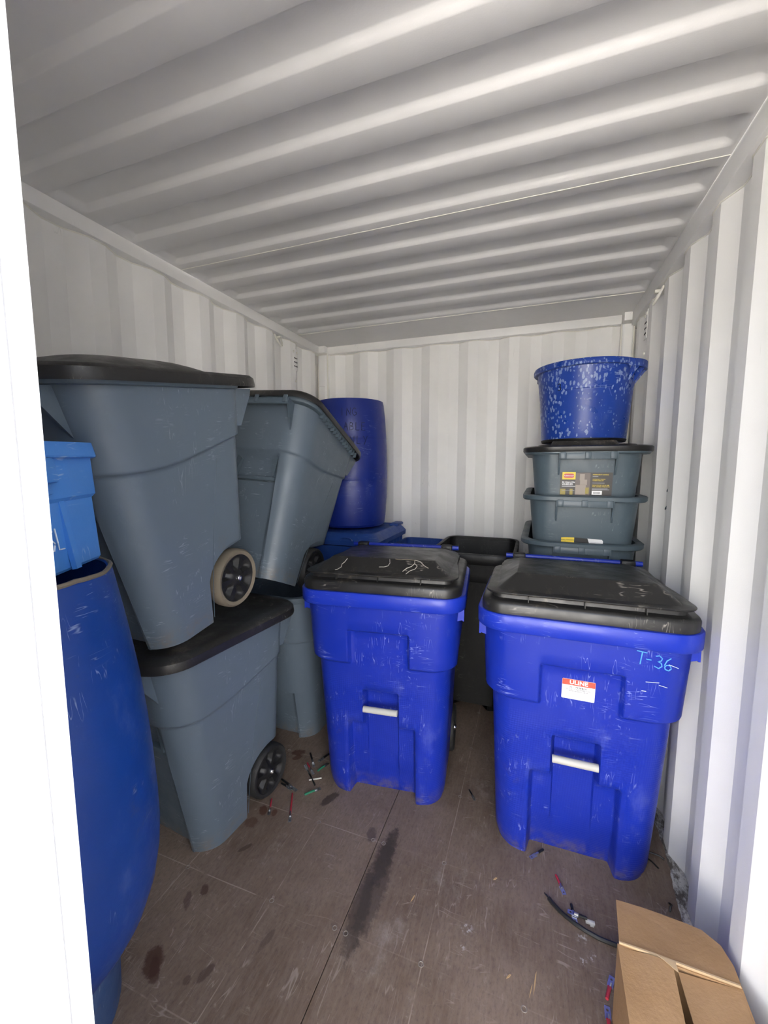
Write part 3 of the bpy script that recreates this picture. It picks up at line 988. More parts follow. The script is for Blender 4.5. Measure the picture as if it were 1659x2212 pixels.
for (x, z, L, a) in ((.245, .985, .018, .9), (.262, .94, .03, -.3), (.20, .865, .04, .1), (.24, .86, .025, -.2), (.19, .83, .014, 0)):
    ss = MB().add(tube([tuple(fpt(x, z, .0295)), tuple(fpt(x + L * math.cos(a), z + L * math.sin(a), .0298))], .0011, 5))
    obj('paint_scrape', ss.out(), 'chalk_white', cart_r)

# ================================================================== GREY ROLL-OUT CART
HG, WBG, WTG, LRG, OVG = .911, .217, .270, .449, .179
DZ = HG - .941
def grey_body(is_open=False):
    fx = set([0, .04, .08]) | spread((.135,), .005) | {.10}
    fx = sorted(fx | set(-x for x in fx))
    rows = [('lo', t) for t in (0, .02, .06, .12, .2, .3, .4, .5, .6, .7, .8, .86, .92, .96, .985, 1)] + [('hi', t) for t in (.018, .035, .06, .1, .2, .35, .5, .65, .8, .9, 1)]
    ref, tags0 = None, None
    rings = []
    for kind, t in rows:
        # nominal ring, z solved per column
        base_pts, tags = cart_columns(fx, 1.0, 0.0, 1.0, .25, 0, 9, 22)
        ring = []
        n = len(base_pts)
        for ci in range(n):
            k, q, nrm = tags[ci]
            # position along depth for the swoosh
            def make(z):
                tt = z / HG
                w = WBG + (WTG - WBG) * tt
                yf = -OVG * tt
                r = .105 + .02 * tt
                pts, tg = cache(fx, round(w, 6), round(yf, 6), LRG, round(r, 6))
                return pts[ci], tg[ci]
            y_c = make(.6)[0][1]
            u = sstep(y_c, -.02, LRG + .10)
            zsw = .633 + .094 * u ** 1.25
            zb = 0.0
            if k in 'sb':
                yy = make(.1)[0][1]
                if k == 'b': zb = .285
                elif yy > .226:
                    d = .160 ** 2 - (min(yy, .381) - .381) ** 2
                    zb = .125 + math.sqrt(max(0, d)) if yy < .381 else .285
            z = zb + (zsw - zb) * t if kind == 'lo' else zsw + (HG - zsw) * t
            p, (k2, q2, nr) = make(z)
            proud = .011 * (sstep(t, 0, .035) if kind == 'hi' else 0.0)
            d = -proud
            if k == 'f' and kind == 'lo':
                rec = (1 - sstep(abs(q2), .127, .143)) * (1 - sstep(t, .955, 1.0))
                d += .034 * rec
            ring.append((p[0] + nr[0] * d, p[1] + nr[1] * d, z))
        rings.append(ring)
    if is_open:
        last = rings[-1]
        c = np.mean(np.array(last), axis=0)
        for zz, sc, dy in ((HG, .97, 0), (.45, .84, .05), (.32, .80, .06)):
            rings.append([(c[0] + (p[0] - c[0]) * sc, c[1] + (p[1] - c[1]) * sc + dy, zz) for p in last])
    return loft(rings, True, True, True)
_cc = {}
def cache(fx, w, yf, yb, r):
    k = (w, yf, r)
    if k not in _cc: _cc[k] = cart_columns(fx, w, yf, yb, r, 0, 9, 22)
    return _cc[k]
GG = {}
GG['body'] = mesh(*grey_body(), 60)
GG['body_open'] = mesh(*grey_body(True), 60)
GG['rim'] = mesh(*sweep_rr(-WTG - .006, WTG + .006, -OVG - .005, LRG + .013, .10, [(o_, z_ + DZ) for o_, z_ in ((0, .915), (.022, .918), (.026, .924), (.026, .948), (.0, .950), (-.012, .946), (-.012, .918))], True, nc=10), 40)
def grey_lid():
    g = {}
    def q(off, z): return rr(-WTG - .016 - off, WTG + .016 + off, -OVG - .026 - off, LRG + .100 + off, .105 + off, z + DZ, 10, 4)
    g['lid'] = mesh(*loft([q(.020, .930), q(.030, .926), (q(.032, .934)), q(.028, .958), q(.016, .968), q(-.03, .972), q(-.05, .972)], True, False, True), 40)
    # shallow dome
    rings = []
    for t in (0, .15, .35, .6, .8, 1.0):
        off = -.055 - .16 * t
        rings.append(rr(-WTG - .016 - off, WTG + .016 + off, -.160 - off * .8, .450 + off * .7, .09, .971 + DZ + .042 * math.sin(t * PI / 2), 10, 4))
    g['dome'] = mesh(*loft(rings, True, False, True), 50)
    g['rib'] = mesh(*prism([(0, .900 + DZ), (.004, .900 + DZ), (.004, .932 + DZ), (0, .932 + DZ)], 0, .022, 'x'), 30)
    return g
GL = grey_lid()
def grey_cart(name, mtx, label, group, lid=True, is_open=False, dirty=True, ribs=False, dome=True, handle=True):
    t = empty(name, (0, 0, 0), 0, label, 'wheeled bin', group)
    t.matrix_world = mtx
    link('body', GG['body_open' if is_open else 'body'], 'grey', t)
    link('rim', GG['rim'], 'grey_dark', t)
    # front grab handle: bar below the rim carried by two gussets
    hd = MB()
    yb = -OVG - .005
    for s in (-1, 1):
        hd.add(prism([(yb + .005, .915 + DZ), (yb - .052, .915 + DZ), (yb - .052, .895 + DZ), (yb + .034, .780 + DZ)], s * .188 - .005, s * .188 + .005, 'x'))
    hd.add(box(-.192, .192, yb - .054, yb - .040, .882 + DZ, .915 + DZ, .003))
    for x in (-.172, 0, .172):
        hd.add(box(x - .012, x + .012, yb - .058, yb - .050, .888 + DZ, .930 + DZ, .003))
    if handle: obj('front_handle', hd.out(), 'grey_dark', t)
    # ledge inside the front recess, with two slanted stays
    lg = MB()
    lg.box(-.130, .130, -.090, -.040, .488, .508, .004)
    for s in (-1, 1):
        lg.add(prism([(s * .120, .508), (s * .128, .508), (s * .128, .620), (s * .095, .600)], -.10, -.055, 'y'))
    obj('lift_ledge', lg.out(), 'grey_dark', t)
    # rear handle brackets
    hb = MB()
    for s in (-1, 1):
        hb.add(prism([(LRG - .02, .92 + DZ), (LRG + .082, .92 + DZ), (LRG + .074, .895 + DZ), (LRG + .004, .780 + DZ), (LRG - .02, .780 + DZ)], s * .258 - .005, s * .258 + .005, 'x'))
    hb.add(tube([(-.26, LRG + .055, .905 + DZ), (.26, LRG + .055, .905 + DZ)], .012, 10))
    obj('rear_handle', hb.out(), 'grey', t)
    for s in (-1, 1):
        pts = []
        for k in range(9):
            z = .02 + .62 * k / 8
            w = WBG + (WTG - WBG) * z / HG
            pts.append((s * (w + .0004), .232 + .085 * (z / .7) ** 1.6, z))
        obj('side_crease', tube(pts, .0013, 4), 'grey_dark', t)
    for s in (-1, 1):
        add_wheel(t, s * (WBG - .018), .381, .125, s, dirty)
    obj('axle', tube([(-.19, .381, .125), (.19, .381, .125)], .009, 10), 'zinc', t)
    if lid:
        l = link('lid', GL['lid'], 'black_lid', t)
        if dome: link('lid_dome', GL['dome'], 'black_lid', l)
        if ribs:
            for k in range(15):
                link('lid_rib', GL['rib'], 'grey_dark', l).location = (WTG + .012, -.06 + k * .035, 0)
    return t
def pose(x, y, z, a, b, c):
    return Matrix.Translation((x, y, z)) @ Matrix.Rotation(a, 4, 'Z') @ Matrix.Rotation(b, 4, 'X') @ Matrix.Rotation(c, 4, 'Y')
GGR = 'slate grey wheeled bins along the left wall'
g_lo = grey_cart('wheeled_bin', pose(-1.4199, 1.2103, 0, -.0931, 0, 0), 'slate grey wheeled bin standing on the floor beside the near blue drum, lidded', GGR, dirty=False, dome=False)
for c_ in g_lo.children:
    if c_.name.startswith('lid'): c_.scale = (1, .97, 1)
g_up = grey_cart('wheeled_bin', pose(-1.387, 1.0261, .9656, .0055, .148, .0386), 'slate grey wheeled bin set on the lid of another, nearest the doorway', GGR)
g_fl = grey_cart('wheeled_bin', pose(-1.392, 1.990, 0, .0, 0, 0), 'open slate grey wheeled bin on the floor, mostly hidden behind the lidded grey one', GGR, lid=False, is_open=True, handle=False)
g_fu = grey_cart('wheeled_bin', pose(-1.4191, 1.6934, 1.0555, .028, -.4127, .0634), 'slate grey wheeled bin tipped backwards beside the upright dark blue drum', GGR, dirty=False, ribs=True)

# ================================================================== DRUMS
def drum_back():
    prof = [(.232, 0), (.246, .004), (.258, .02), (.268, .10), (.277, .25), (.279, .345), (.2775, .350), (.279, .355), (.279, .45), (.275, .60), (.273, .642), (.2715, .646), (.273, .650), (.263, .80), (.252, .90), (.246, .925), (.240, .926), (.238, .90), (.25, .7), (.262, .4), (.24, .05)]
    return lathe(prof, 64, True, True)
d1 = empty('plastic_drum', (-1.335, 2.925, 1.158), 0, 'dark blue upright open-topped plastic drum with faint marker writing, in the back left corner', 'drum')
obj('shell', drum_back(), 'drum', d1, 25)
def drum_pt(u, v, a0, z0):
    z = z0 + v
    r = np.interp(z, [.35, .45, .60, .65, .80, .90], [.279, .279, .275, .273, .263, .252]) + .0006
    a = a0 + u / .265
    return (r * math.cos(a), r * math.sin(a), z)
write(d1, 'ink_navy', strokes('M', .055, lambda u, v: drum_pt(u, v, R(-108), .795), .0022), strokes('ING', .055, lambda u, v: drum_pt(u, v, R(-80), .800), .0022, .70),
      strokes('ABLE', .055, lambda u, v: drum_pt(u, v, R(-76), .700), .0022, .75), strokes('ONLY', .055, lambda u, v: drum_pt(u, v, R(-77), .605), .0022, .85))

d2 = empty('plastic_drum', (-1.15, .552, .342), 0, 'large bright blue plastic drum half hidden behind the white door edge', 'drum')
prof2 = [(.185, 0), (.205, .006), (.224, .036), (.247, .065), (.266, .098), (.287, .160), (.299, .230), (.303, .290), (.302, .38), (.297, .485), (.289, .60), (.277, .716), (.257, .86), (.236, .985), (.232, 1.005), (.226, 1.012), (.220, 1.008), (.222, .98), (.245, .85), (.28, .6), (.29, .3), (.2, .06)]
obj('shell', lathe(prof2, 72, True, True), 'drum2', d2, 25)
lip = []
for k in range(73):
    a = 2 * PI * k / 72
    lip.append((.229 * math.cos(a), .229 * math.sin(a), 1.010 + .0025 * math.sin(9 * a) + rng.uniform(-.001, .001)))
obj('cut_edge', tube(lip, .0055, 6), 'tire_dirt', d2)

# bucket under the near drum
bk = empty('plastic_bucket', (-1.262, .612, 0), 0, 'faded blue round plastic bucket on the floor holding up the bright blue drum', 'bucket')
obj('shell', lathe([(.186, 0), (.193, .004), (.197, .02), (.205, .30), (.203, .332), (.197, .337), (.19, .335), (.18, .03)], 48, True, True), 'bucket', bk, 25)
obj('rim', lathe([(.205, .300), (.2105, .303), (.2105, .332), (.205, .336), (.2, .333)], 48), 'bucket', bk)

# ================================================================== BOX-SHAPED RECYCLING BINS
def bin_shell(x0, x1, y0, y1, h, tap, r=.03, step=None, thick=.006, floor_t=.012):
    rings = []
    zs = [0, .006, h * .3, h * .55] + ([step - .004, step + .004] if step else []) + [h * .8, h]
    zs = sorted(zs)
    for z in zs:
        o = -tap * (1 - z / h) + (.007 if step and z > step else 0) - (.004 if z == 0 else 0)
        rings.append(rr(x0 - o, x1 + o, y0 - o, y1 + o, r, z, 5, 3))
    for z in (h, floor_t):
        o = -tap * (1 - z / h) - thick
        rings.append(rr(x0 - o, x1 + o, y0 - o, y1 + o, r, z, 5, 3))
    return loft(rings, True, True, True)
# light blue bin resting on the rim of the near drum
dvec = Vector((.42, -.907, 0)).normalized()
lb = empty('recycling_bin', (0, 0, 0), 0, 'light blue recycling bin with white scrawl, standing on the bright blue drum', 'recycling bin')
A = Vector((-1.085, .775, 1.362))
# local x runs from the far corner towards the camera, local y into the bin, so the visible side is y=0
mloc = Matrix(((dvec.x, -.907, 0, A.x), (dvec.y, -.42, 0, A.y), (0, 0, 1, A.z), (0, 0, 0, 1)))
lb.matrix_world = mloc @ Matrix.Rotation(R(2.0), 4, 'Y') @ Matrix.Rotation(R(-11), 4, 'X')
LBW, LBD, LBH = .33, .26, .297
obj('shell', bin_shell(-.022, LBW + .022, -.022, LBD, LBH - .02, .024, .018, .165), 'lightblue', lb, 30)
obj('rim', sweep_rr(-.022, LBW + .022, -.022, LBD, .018, [(-.004, .262), (.020, .262), (.022, .266), (.020, .299), (.010, .301), (-.006, .298)], True, nc=5), 'lightblue', lb, 30)
hd = MB()
hd.box(.155, .25, -.050, -.020, .205, .262, .006)
hd.box(.165, .24, -.034, -.018, .180, .206, .004)
obj('grab_lug', hd.out(), 'lightblue', lb)
pn = MB()
pn.add(prism([(.120, .0), (.138, .0), (.128, .19), (.110, .19)], -.014, -.002, 'y'))
obj('corner_rib', pn.out(), 'lightblue', lb)
write(lb, 'chalk_white', strokes('SL', .05, lambda u, v: (.205 - u * .8, -.0135 - .012 * (.045 + v) / .28, .055 + v), .0016, .7))

# dark blue open bin behind the middle cart
b3 = empty('recycling_bin', (0, 0, 0), 0, 'dark blue open bin at the back wall, only its rim showing above the cracked lid', 'recycling bin')
obj('shell', bin_shell(-.955, -.655, 2.74, 3.19, 1.030, .05, .04), 'midblue', b3)
obj('rim', sweep_rr(-.955, -.655, 2.74, 3.19, .04, [(-.006, 1.005), (.014, 1.005), (.016, 1.009), (.016, 1.031), (.012, 1.035), (-.006, 1.035)], True), 'midblue', b3)

# lidded blue bin carrying the back drum
b4 = empty('recycling_bin', (0, 0, 0), 0, 'mid blue lidded bin with a loop handle, under the upright dark blue drum', 'recycling bin')
obj('body', loft([rr(-1.62 + o, -1.0 - o, 2.53 + o, 3.19 - o, .06, z, 6, 3) for o, z in ((.06, 0), (.055, .01), (.0, 1.06))], True, True, True), 'midblue', b4)
for k in range(8):
    obj('side_rib', box(-1.003, -.972, 2.60 + .07 * k, 2.606 + .07 * k, 1.00, 1.085), 'midblue', b4)
ld = obj('lid', loft([rr(-1.65 - o, -.965 + o, 2.52 - o, 3.20 + o, .05, z, 6, 4) for o, z in ((-.01, 1.065), (.0, 1.068), (.002, 1.10), (-.006, 1.112), (-.03, 1.140), (-.045, 1.150), (-.06, 1.150), (-.075, 1.142), (-.09, 1.142))], True, True, True), 'midblue', b4)
obj('lid_loop', tube([(-1.19 + .045 * math.cos(a), 2.517 - .004, 1.102 + .020 * math.sin(a) * 1.1) for a in np.linspace(0, PI, 12)], .005, 6), 'midblue', ld)
obj('raised_corner', box(-1.06, -.985, 3.02, 3.17, 1.14, 1.165, .012), 'midblue', ld)

# ================================================================== NESTED TOTES
TW, TY0, TY1, TH = .262, 0.0, .90, .50
def tote_shell():
    rings = []
    zs = [0, .006, .03, .15, .25, .35, .44, TH]
    def ring(o, z): return rr(-TW - o, TW + o, TY0 + .02 - o, TY1 - .02 + o, .10 + o, z, 8, 6, .012)
    for z in zs:
        rings.append(ring(-.050 * (1 - z / TH) - (.005 if z == 0 else 0), z))
    for z in (TH, .30, .012):
        rings.append(ring(-.050 * (1 - z / TH) - .004, z))
    return loft(rings, True, True, True)
TM = {}
TM['shell'] = mesh(*tote_shell(), 45)
TM['rim'] = mesh(*sweep_rr(-TW, TW, TY0 + .02, TY1 - .02, .10, [(-.002, TH - .026), (.028, TH - .026), (.034, TH - .020), (.035, TH - .002), (.028, TH + .003), (-.004, TH + .002)], True, nc=8, ns=6, bow=.012), 40)
def tote_handle():
    h = MB()
    yf = TY0 + .008
    for s in (-1, 1):
        h.add(prism([(yf + .004, TH - .02), (yf - .034, TH - .02), (yf - .034, TH - .045), (yf + .012, TH - .130)], s * .128 - .004, s * .128 + .004, 'x'))
    h.box(-.132, .132, yf - .036, yf - .026, TH - .052, TH - .020, .002)
    for x in (-.112, 0, .112):
        h.box(x - .0145, x + .0145, yf - .040, yf - .032, TH - .050, TH - .016, .003)
    return h.out()
TM['handle'] = mesh(*tote_handle())
tx0, ty0 = .241, 2.285
tote_lab = {5: 'grey tote with a black lid and a black and yellow product label', 4: 'grey tote nested second from the top, torn yellow sticker at its foot',
            3: 'grey tote nested third from the top, rim just above the blue bin lid',
            2: 'grey tote fourth from the top of the nested stack, hidden behind the blue bin', 1: 'grey tote second from the bottom of the nested stack, hidden behind the blue bin',
            0: 'grey tote standing on the floor at the bottom of the nested stack'}
totes = []
for k in range(6):
    z = .238 * k + .0005
    t = empty('storage_tote', (tx0 - .006 * (5 - k) * .6, ty0, z), R(rng.uniform(-1.2, 1.2)), tote_lab[k], 'tote', 'nested grey totes by the right wall')
    link('shell', TM['shell'], 'grey_tote', t)
    link('rim', TM['rim'], 'grey_tote', t)
    link('handle', TM['handle'], 'grey_tote', t)
    totes.append(t)
top, second, third = totes[5], totes[4], totes[3]
top.rotation_euler = (0, 0, 0); second.rotation_euler = (0, 0, R(-.5)); third.rotation_euler = (0, 0, R(-.8))
# black lid of the top tote
tl = obj('lid', sweep_rr(-TW, TW, TY0 + .02, TY1 - .02, .10, [(.030, TH - .014), (.040, TH - .014), (.044, TH - .008), (.044, TH + .010), (.036, TH + .016), (.0, TH + .018), (-.02, TH + .018)], False, True, True, nc=8, ns=6, bow=.012), 'black_lid', top, 40)
rp = loft([rr(-.235, .235, .045, .855, .06, TH + .017, 6, 3), rr(-.230, .230, .050, .850, .06, TH + .024, 6, 3), rr(-.205, .205, .07, .83, .05, TH + .026, 6, 3)], True, False, True)
obj('lid_step', rp, 'black_lid', tl)
obj('lid_panel', loft([rr(-.175, .150, .035, .80, .03, TH + .020, 6, 3), rr(-.160, .135, .05, .79, .03, TH + .043, 6, 3)], True, False, True), 'black_lid', tl)
# product label on the top tote
tt_ = math.atan(.050 / TH)
def tote_mtx(x, z, off):
    y = TY0 + .02 + .050 * (1 - z / TH) - .0118 - off
    return Matrix.Translation((x, y, z)) @ Matrix.Rotation(tt_, 4, 'X') @ Matrix.Rotation(PI / 2, 4, 'X')
lb_ = place('product_label', box(-.119, .119, -.058, .058, 0, .0006), 'label_dark', top, tote_mtx(0, .325, .0015))
def bar(n, x0, x1, y0, y1, m, z=.0009):
    obj(n, box(x0, x1, y0, y1, z - .0003, z), m, lb_)
bar('photo_area', -.048, .020, -.057, .056, 'label_photo')
bar('photo_light', -.028, -.006, .018, .050, 'label_photo2', .0011)
bar('photo_light', -.026, .006, -.005, .022, 'label_photo2', .0011)
bar('photo_light', -.046, .002, -.055, -.006, 'label_photo2', .0010)
bar('photo_light', .000, .016, -.050, -.018, 'label_olive', .0012)
bar('photo_area', -.117, -.092, -.056, -.026, 'label_olive')
bar('photo_area', -.072, -.058, -.056, -.026, 'label_olive')
bar('logo_panel', -.110, -.048, .022, .060, 'yellow_print', .0012)
obj('logo_oval', loft([rr(-.103, -.055, .030, .052, .009, z, 6, 2) for z in (.0012, .0015)], True, False, True), 'label_red', lb_)
def ltext(s, size, x, y, m, b=.012, al='LEFT'):
    v, f = text_vf(s, size, b, al)
    obj('print', ([(a + x, c + y, .0018) for a, c, d in v], f), m, lb_)
ltext('Rubbermaid', .0092, -.079, .0415, 'white_print', .015, 'CENTER')
ltext('50 GALLON', .0115, -.110, .0075, 'white_print', .022)
ltext('WHEELED', .0115, -.110, -.003, 'white_print', .022)
for (x0, x1, y, m) in ((-.110, -.038, -.0125, 'white_print'), (-.110, -.05, -.034, 'grey_print'), (.030, .055, .038, 'grey_print'), (.030, .085, .005, 'grey_print'), (.030, .10, -.023, 'grey_print'), (.030, .108, -.028, 'grey_print')):
    bar('print_line', x0, x1, y - .0013, y + .0013, m)
ltext('PERMANENT HANDLE', .0072, .030, .047, 'yellow_print', .01)
ltext('GARBAGE TRUCK', .0072, .030, .024, 'yellow_print', .01)
ltext('COMPATIBILITY', .0072, .030, .017, 'yellow_print', .01)
ltext('REINFORCED LID & RIM', .0072, .030, -.006, 'yellow_print', .01)
ltext('FOR ADDED STRENGTH', .0072, .030, -.0135, 'yellow_print', .01)
bar('barcode_panel', .030, .076, -.054, -.034, 'white_print', .0012)
for k in range(10):
    bar('barcode_line', .037 + .0032 * k, .0386 + .0032 * k, -.049, -.040, 'black_print', .0016)
# torn sticker on the second tote and scrap on the third
st2 = place('torn_sticker', prism([(-.092, -.012), (-.092, .012), (-.075, .014), (-.03, .015), (-.030, -.012)], 0, .0006), 'yellow_print', second, tote_mtx(-.006, .272, .0015))
obj('sticker_strip', prism([(-.029, -.012), (-.029, .015), (.032, .012), (.040, -.012)], 0, .0007), 'black_print', st2)
obj('sticker_strip', prism([(.040, -.013), (.031, .013), (.060, .012), (.098, .010), (.103, .002), (.103, -.014)], 0, .0007), 'white_sticker', st2)
v, f = text_vf('WALL HANGING', .0085, .02, 'CENTER')
obj('print', ([(a - .06, c + .001, .0012) for a, c, d in v], f), 'black_print', st2)
place('torn_sticker', prism([(-.02, -.03), (-.02, .010), (.02, .006), (.05, -.006), (.055, -.03)], 0, .0006), 'white_sticker', third, tote_mtx(-.09, .405, .0015))

# ================================================================== SPECKLED TUB
tb = empty('plastic_tub', (.243, 2.615, .238 * 5 + TH + .0445), R(-6), 'round speckled blue plastic tub on top of the tote stack', 'tub')
tprof = [(.200, 0), (.212, .003), (.216, .012), (.222, .095), (.2228, .099), (.2255, .142), (.2268, .146), (.232, .240), (.2335, .244), (.236, .275), (.2372, .279), (.250, .390), (.246, .392), (.232, .262), (.215, .02)]
obj('shell', lathe(tprof, 64, True, True), 'tub', tb, 25)
obj('rim', lathe([(.248, .380), (.266, .380), (.2700, .384), (.2705, .400), (.266, .410), (.255, .412), (.246, .406), (.246, .384)], 64), 'tub', tb, 30)
obj('worn_foot', lathe([(.2005, -.0005), (.2135, .0025), (.2178, .011), (.2182, .016), (.2165, .017)], 64), 'black', tb)
for a0 in (R(-18), R(138)):
    h = MB()
    n = 14
    for i in range(n):
        a1 = a0 - .42 + .84 * i / n; a2 = a0 - .42 + .84 * (i + 1) / n
        def P(a, r, z): return (r * math.cos(a), r * math.sin(a), z)
        ro1 = .270 + .026 * math.sin(PI * i / n) ** .5; ro2 = .270 + .026 * math.sin(PI * (i + 1) / n) ** .5
        h.add(([P(a1, .258, .404), P(a2, .258, .404), P(a2, ro2, .404), P(a1, ro1, .404), P(a1, .258, .378), P(a2, .258, .378), P(a2, ro2, .368), P(a1, ro1, .368)],
               [(0, 1, 2, 3), (4, 7, 6, 5), (3, 2, 6, 7), (0, 3, 7, 4), (1, 5, 6, 2)]))
    for da in (-.25, 0, .25):
        c, s = math.cos(a0 + da), math.sin(a0 + da)
        m = Matrix.Rotation(a0 + da, 4, 'Z')
        h.add(prism([(.240, .305), (.294, .378), (.245, .378)], -.003, .003, 'y'), m)
    obj('handle', h.out(), 'tub', tb)
def tub_pt(a0, z0):
    def fn(u, v):
        z = z0 + v; r = np.interp(z, [p[1] for p in tprof[:12]], [p[0] for p in tprof[:12]]) + .0008
        a = a0 + u / .235
        return (r * math.cos(a), r * math.sin(a), z)
    return fn
write(tb, 'ink_black', strokes('3', .034, tub_pt(R(-122), .268), .0020))
bx_ = tub_pt(R(-110), .0)
ol = MB()
ol.add(tube([bx_(u, .205 + .022 * math.sin(u * 4)) for u in np.linspace(-.02, .05, 8)], .0012, 5))
obj('mould_line', MB().add(tube([bx_(u, .268) for u in np.linspace(-.03, .20, 14)] + [bx_(.20 + .006 * k, .262 - .012 * k) for k in range(4)], .0018, 5)).out(), 'tub', tb)

# ================================================================== CARDBOARD BOX
cb = empty('cardboard_box', (.270, 1.205, 0), R(-1.3), 'open brown cardboard box on the floor in the front right corner', 'box')
BW, BL, BH, CT = .287, .46, .250, .004
bm_ = MB()
bm_.box(0, CT, -BL, 0, 0, BH); bm_.box(BW - CT, BW, -BL, 0, 0, BH)
bm_.box(CT, BW - CT, -CT, 0, 0, BH); bm_.box(CT, BW - CT, -BL, -BL + CT, 0, BH); bm_.box(CT, BW - CT, -BL + CT, -CT, .0, .004)
obj('box_walls', bm_.out(), 'card', cb)
def flap(name, pts, th=.004, sub=8, warp=None):
    """quad flap as a bent sheet: pts a,b (hinge) c,d (free)"""
    a, b, c, d = [Vector(p) for p in pts]
    nrm = (b - a).cross(d - a).normalized()
    v = []; f = []
    n = sub + 1
    for lay in (0, 1):
        for i in range(n):
            for j in range(n):
                s, t = i / sub, j / sub
                p = (a * (1 - s) + b * s) * (1 - t) + (d * (1 - s) + c * s) * t
                if warp: p = p + nrm * warp(s, t)
                v.append(tuple(p + nrm * th * lay))
    L = n * n
    for lay in (0, 1):
        for i in range(sub):
            for j in range(sub):
                q = lay * L + i * n + j
                f.append((q, q + n, q + n + 1, q + 1))
    for i in range(sub):
        for (q, r) in ((i * n, (i + 1) * n), (i * n + sub, (i + 1) * n + sub), (i, i + 1), (sub * n + i, sub * n + i + 1)):
            f.append((q, r, r + L, q + L))
    return obj(name, (v, f), 'card', cb, 30)
# far flap thrown back and resting towards the wall, with a clipped right corner
ff = prism([(.004, .0), (BW - .002, .0), (BW - .001, .055), (BW - .014, .105), (BW - .050, .135), (.20, .140), (.10, .145), (.016, .142)], 0, .004)
o = obj('flap', ff, 'card', cb, 30)
o.location = (0, -.003, BH + .001); o.rotation_euler = (R(-4), 0, 0)
o = obj('fold_crease', MB().add(tube([(.004, 0, BH + .004), (.09, .0, BH + .005), (BW - .004, 0, BH + .004)], [.0035, .0045, .004], 6)).out(), 'card_edge', cb)
wl = lambda s, t: .006 * math.sin(3.1 * s + 1) * t + .004 * math.sin(7 * t)
flap('flap', [(0.0, -BL, BH), (0.0, -.004, BH + .002), (.131, -.010, BH + .004), (.118, -BL, BH - .004)], warp=wl)
flap('flap', [(BW, -.004, BH + .001), (BW, -BL, BH), (.158, -BL, BH - .003), (.143, -.012, BH - .002)], warp=lambda s, t: .004 * math.sin(5 * s + 2 * t))
obj('torn_tape', prism([(.095, -.003), (.138, -.004), (.139, -.030), (.126, -.022), (.112, -.012)], BH + .011, BH + .0125), 'card_edge', cb)

# ================================================================== CABLE AND SCRAPS ON THE FLOOR
cp = [(.094, 1.516), (.106, 1.499), (.119, 1.484), (.139, 1.467), (.162, 1.452), (.19, 1.438), (.219, 1.427), (.264, 1.416), (.312, 1.413), (.36, 1.414), (.40, 1.42)]
cable = empty('cable', (0, 0, 0), 0, 'black stripped cable curving out from under the cardboard box', 'cable')
obj('jacket', tube([(x, y, .0075) for x, y in cp[1:]], .0070, 10), 'cable', cable)
for dx in (-.003, .002, .005):
    obj('bare_wire', tube([(cp[1][0], cp[1][1], .007), (cp[0][0] + dx, cp[0][1] - dx * .5, .004)], .0022, 5), 'sleeve_black', cable)

def lug(name, p, q, sleeve, label, split=.55, w=.0065, flip=False, group='cut cable terminals scattered on the floor', z=0.0):
    p = Vector((p[0], p[1], 0)); q = Vector((q[0], q[1], 0))
    L = (q - p).length; a = math.atan2(q.y - p.y, q.x - p.x)
    t = empty(name, (p.x, p.y, z), a, label, 'cable terminal', group)
    s0, s1 = L * split, L
    prof = [(0, w * .55, w * .55), (L * .1, w * .62, w * .6), (s0 * .8, w * .6, w * .6), (s0, w * .72, w * .5)]
    rings = [[(x, hw * math.cos(2 * PI * k / 10), .0002 + hh * (1 + math.sin(2 * PI * k / 10))) for k in range(10)] for x, hw, hh in prof]
    obj('sleeve', loft(rings, True, True, True), sleeve, t)
    # flat tin tongue with a bolt hole
    v = []; f = []
    cx, hw = s1 - w * 1.25, w * .95
    n = 20
    out_, in_ = [], []
    for k in range(n):
        an = 2 * PI * k / n
        ca, sa = math.cos(an), math.sin(an)
        sc = min((cx - s0 * .97) / max(1e-6, -ca) if ca < 0 else w * 1.2 / max(1e-6, ca), hw / max(1e-6, abs(sa)))
        out_.append((cx + sc * ca, sc * sa)); in_.append((cx + w * .42 * ca, w * .42 * sa))
    zz = (.0008, .0030)
    rings = [[(x, y, zz[0]) for x, y in out_], [(x, y, zz[1]) for x, y in out_], [(x, y, zz[1]) for x, y in in_], [(x, y, zz[0]) for x, y in in_]]
    obj('terminal', loft(rings, True, False, False, True), 'zinc', t, 30)
    obj('crimp_barrel', tube([(s0 * .92, 0, .0045), (s0 + (s1 - s0) * .35, 0, .004)], w * .55, 8), 'zinc', t)
    return t
lug('cable_terminal', (.091, 1.706), (.039, 1.649), 'sleeve_black', 'black sleeved terminal on the floor just in front of the stickered blue bin', .42, .008)
lug('cable_terminal', (.135, 1.606), (.163, 1.537), 'sleeve_red', 'red sleeved terminal on the floor beyond the cable end', .5, .0075)
lug('cable_terminal', (.183, 1.506), (.193, 1.442), 'sleeve_black', 'black sleeved terminal crossing another beside the cable, lying lengthwise', .35, .0085)
lug('cable_terminal', (.232, 1.468), (.168, 1.476), 'sleeve_black', 'black sleeved terminal lying crosswise beside the cable', .45, .0085, z=.004)
lug('cable_terminal', (.262, 1.246), (.287, 1.316), 'sleeve_red', 'red sleeved terminal at the left side of the cardboard box, farther one', .52, .0085)
lug('cable_terminal', (.2575, 1.168), (.260, 1.230), 'sleeve_red', 'red sleeved terminal at the left side of the cardboard box, nearer one', .45, .0085)
lug('cable_terminal', (-1.128, 1.888), (-1.054, 1.802), 'sleeve_black', 'black sleeved terminal farthest back in the scrap heap by the grey wheel', .55, .0075)
lug('cable_terminal', (-1.021, 1.782), (-.998, 1.855), 'sleeve_green', 'green sleeved terminal touching the foot of the middle blue bin', .6, .0085)
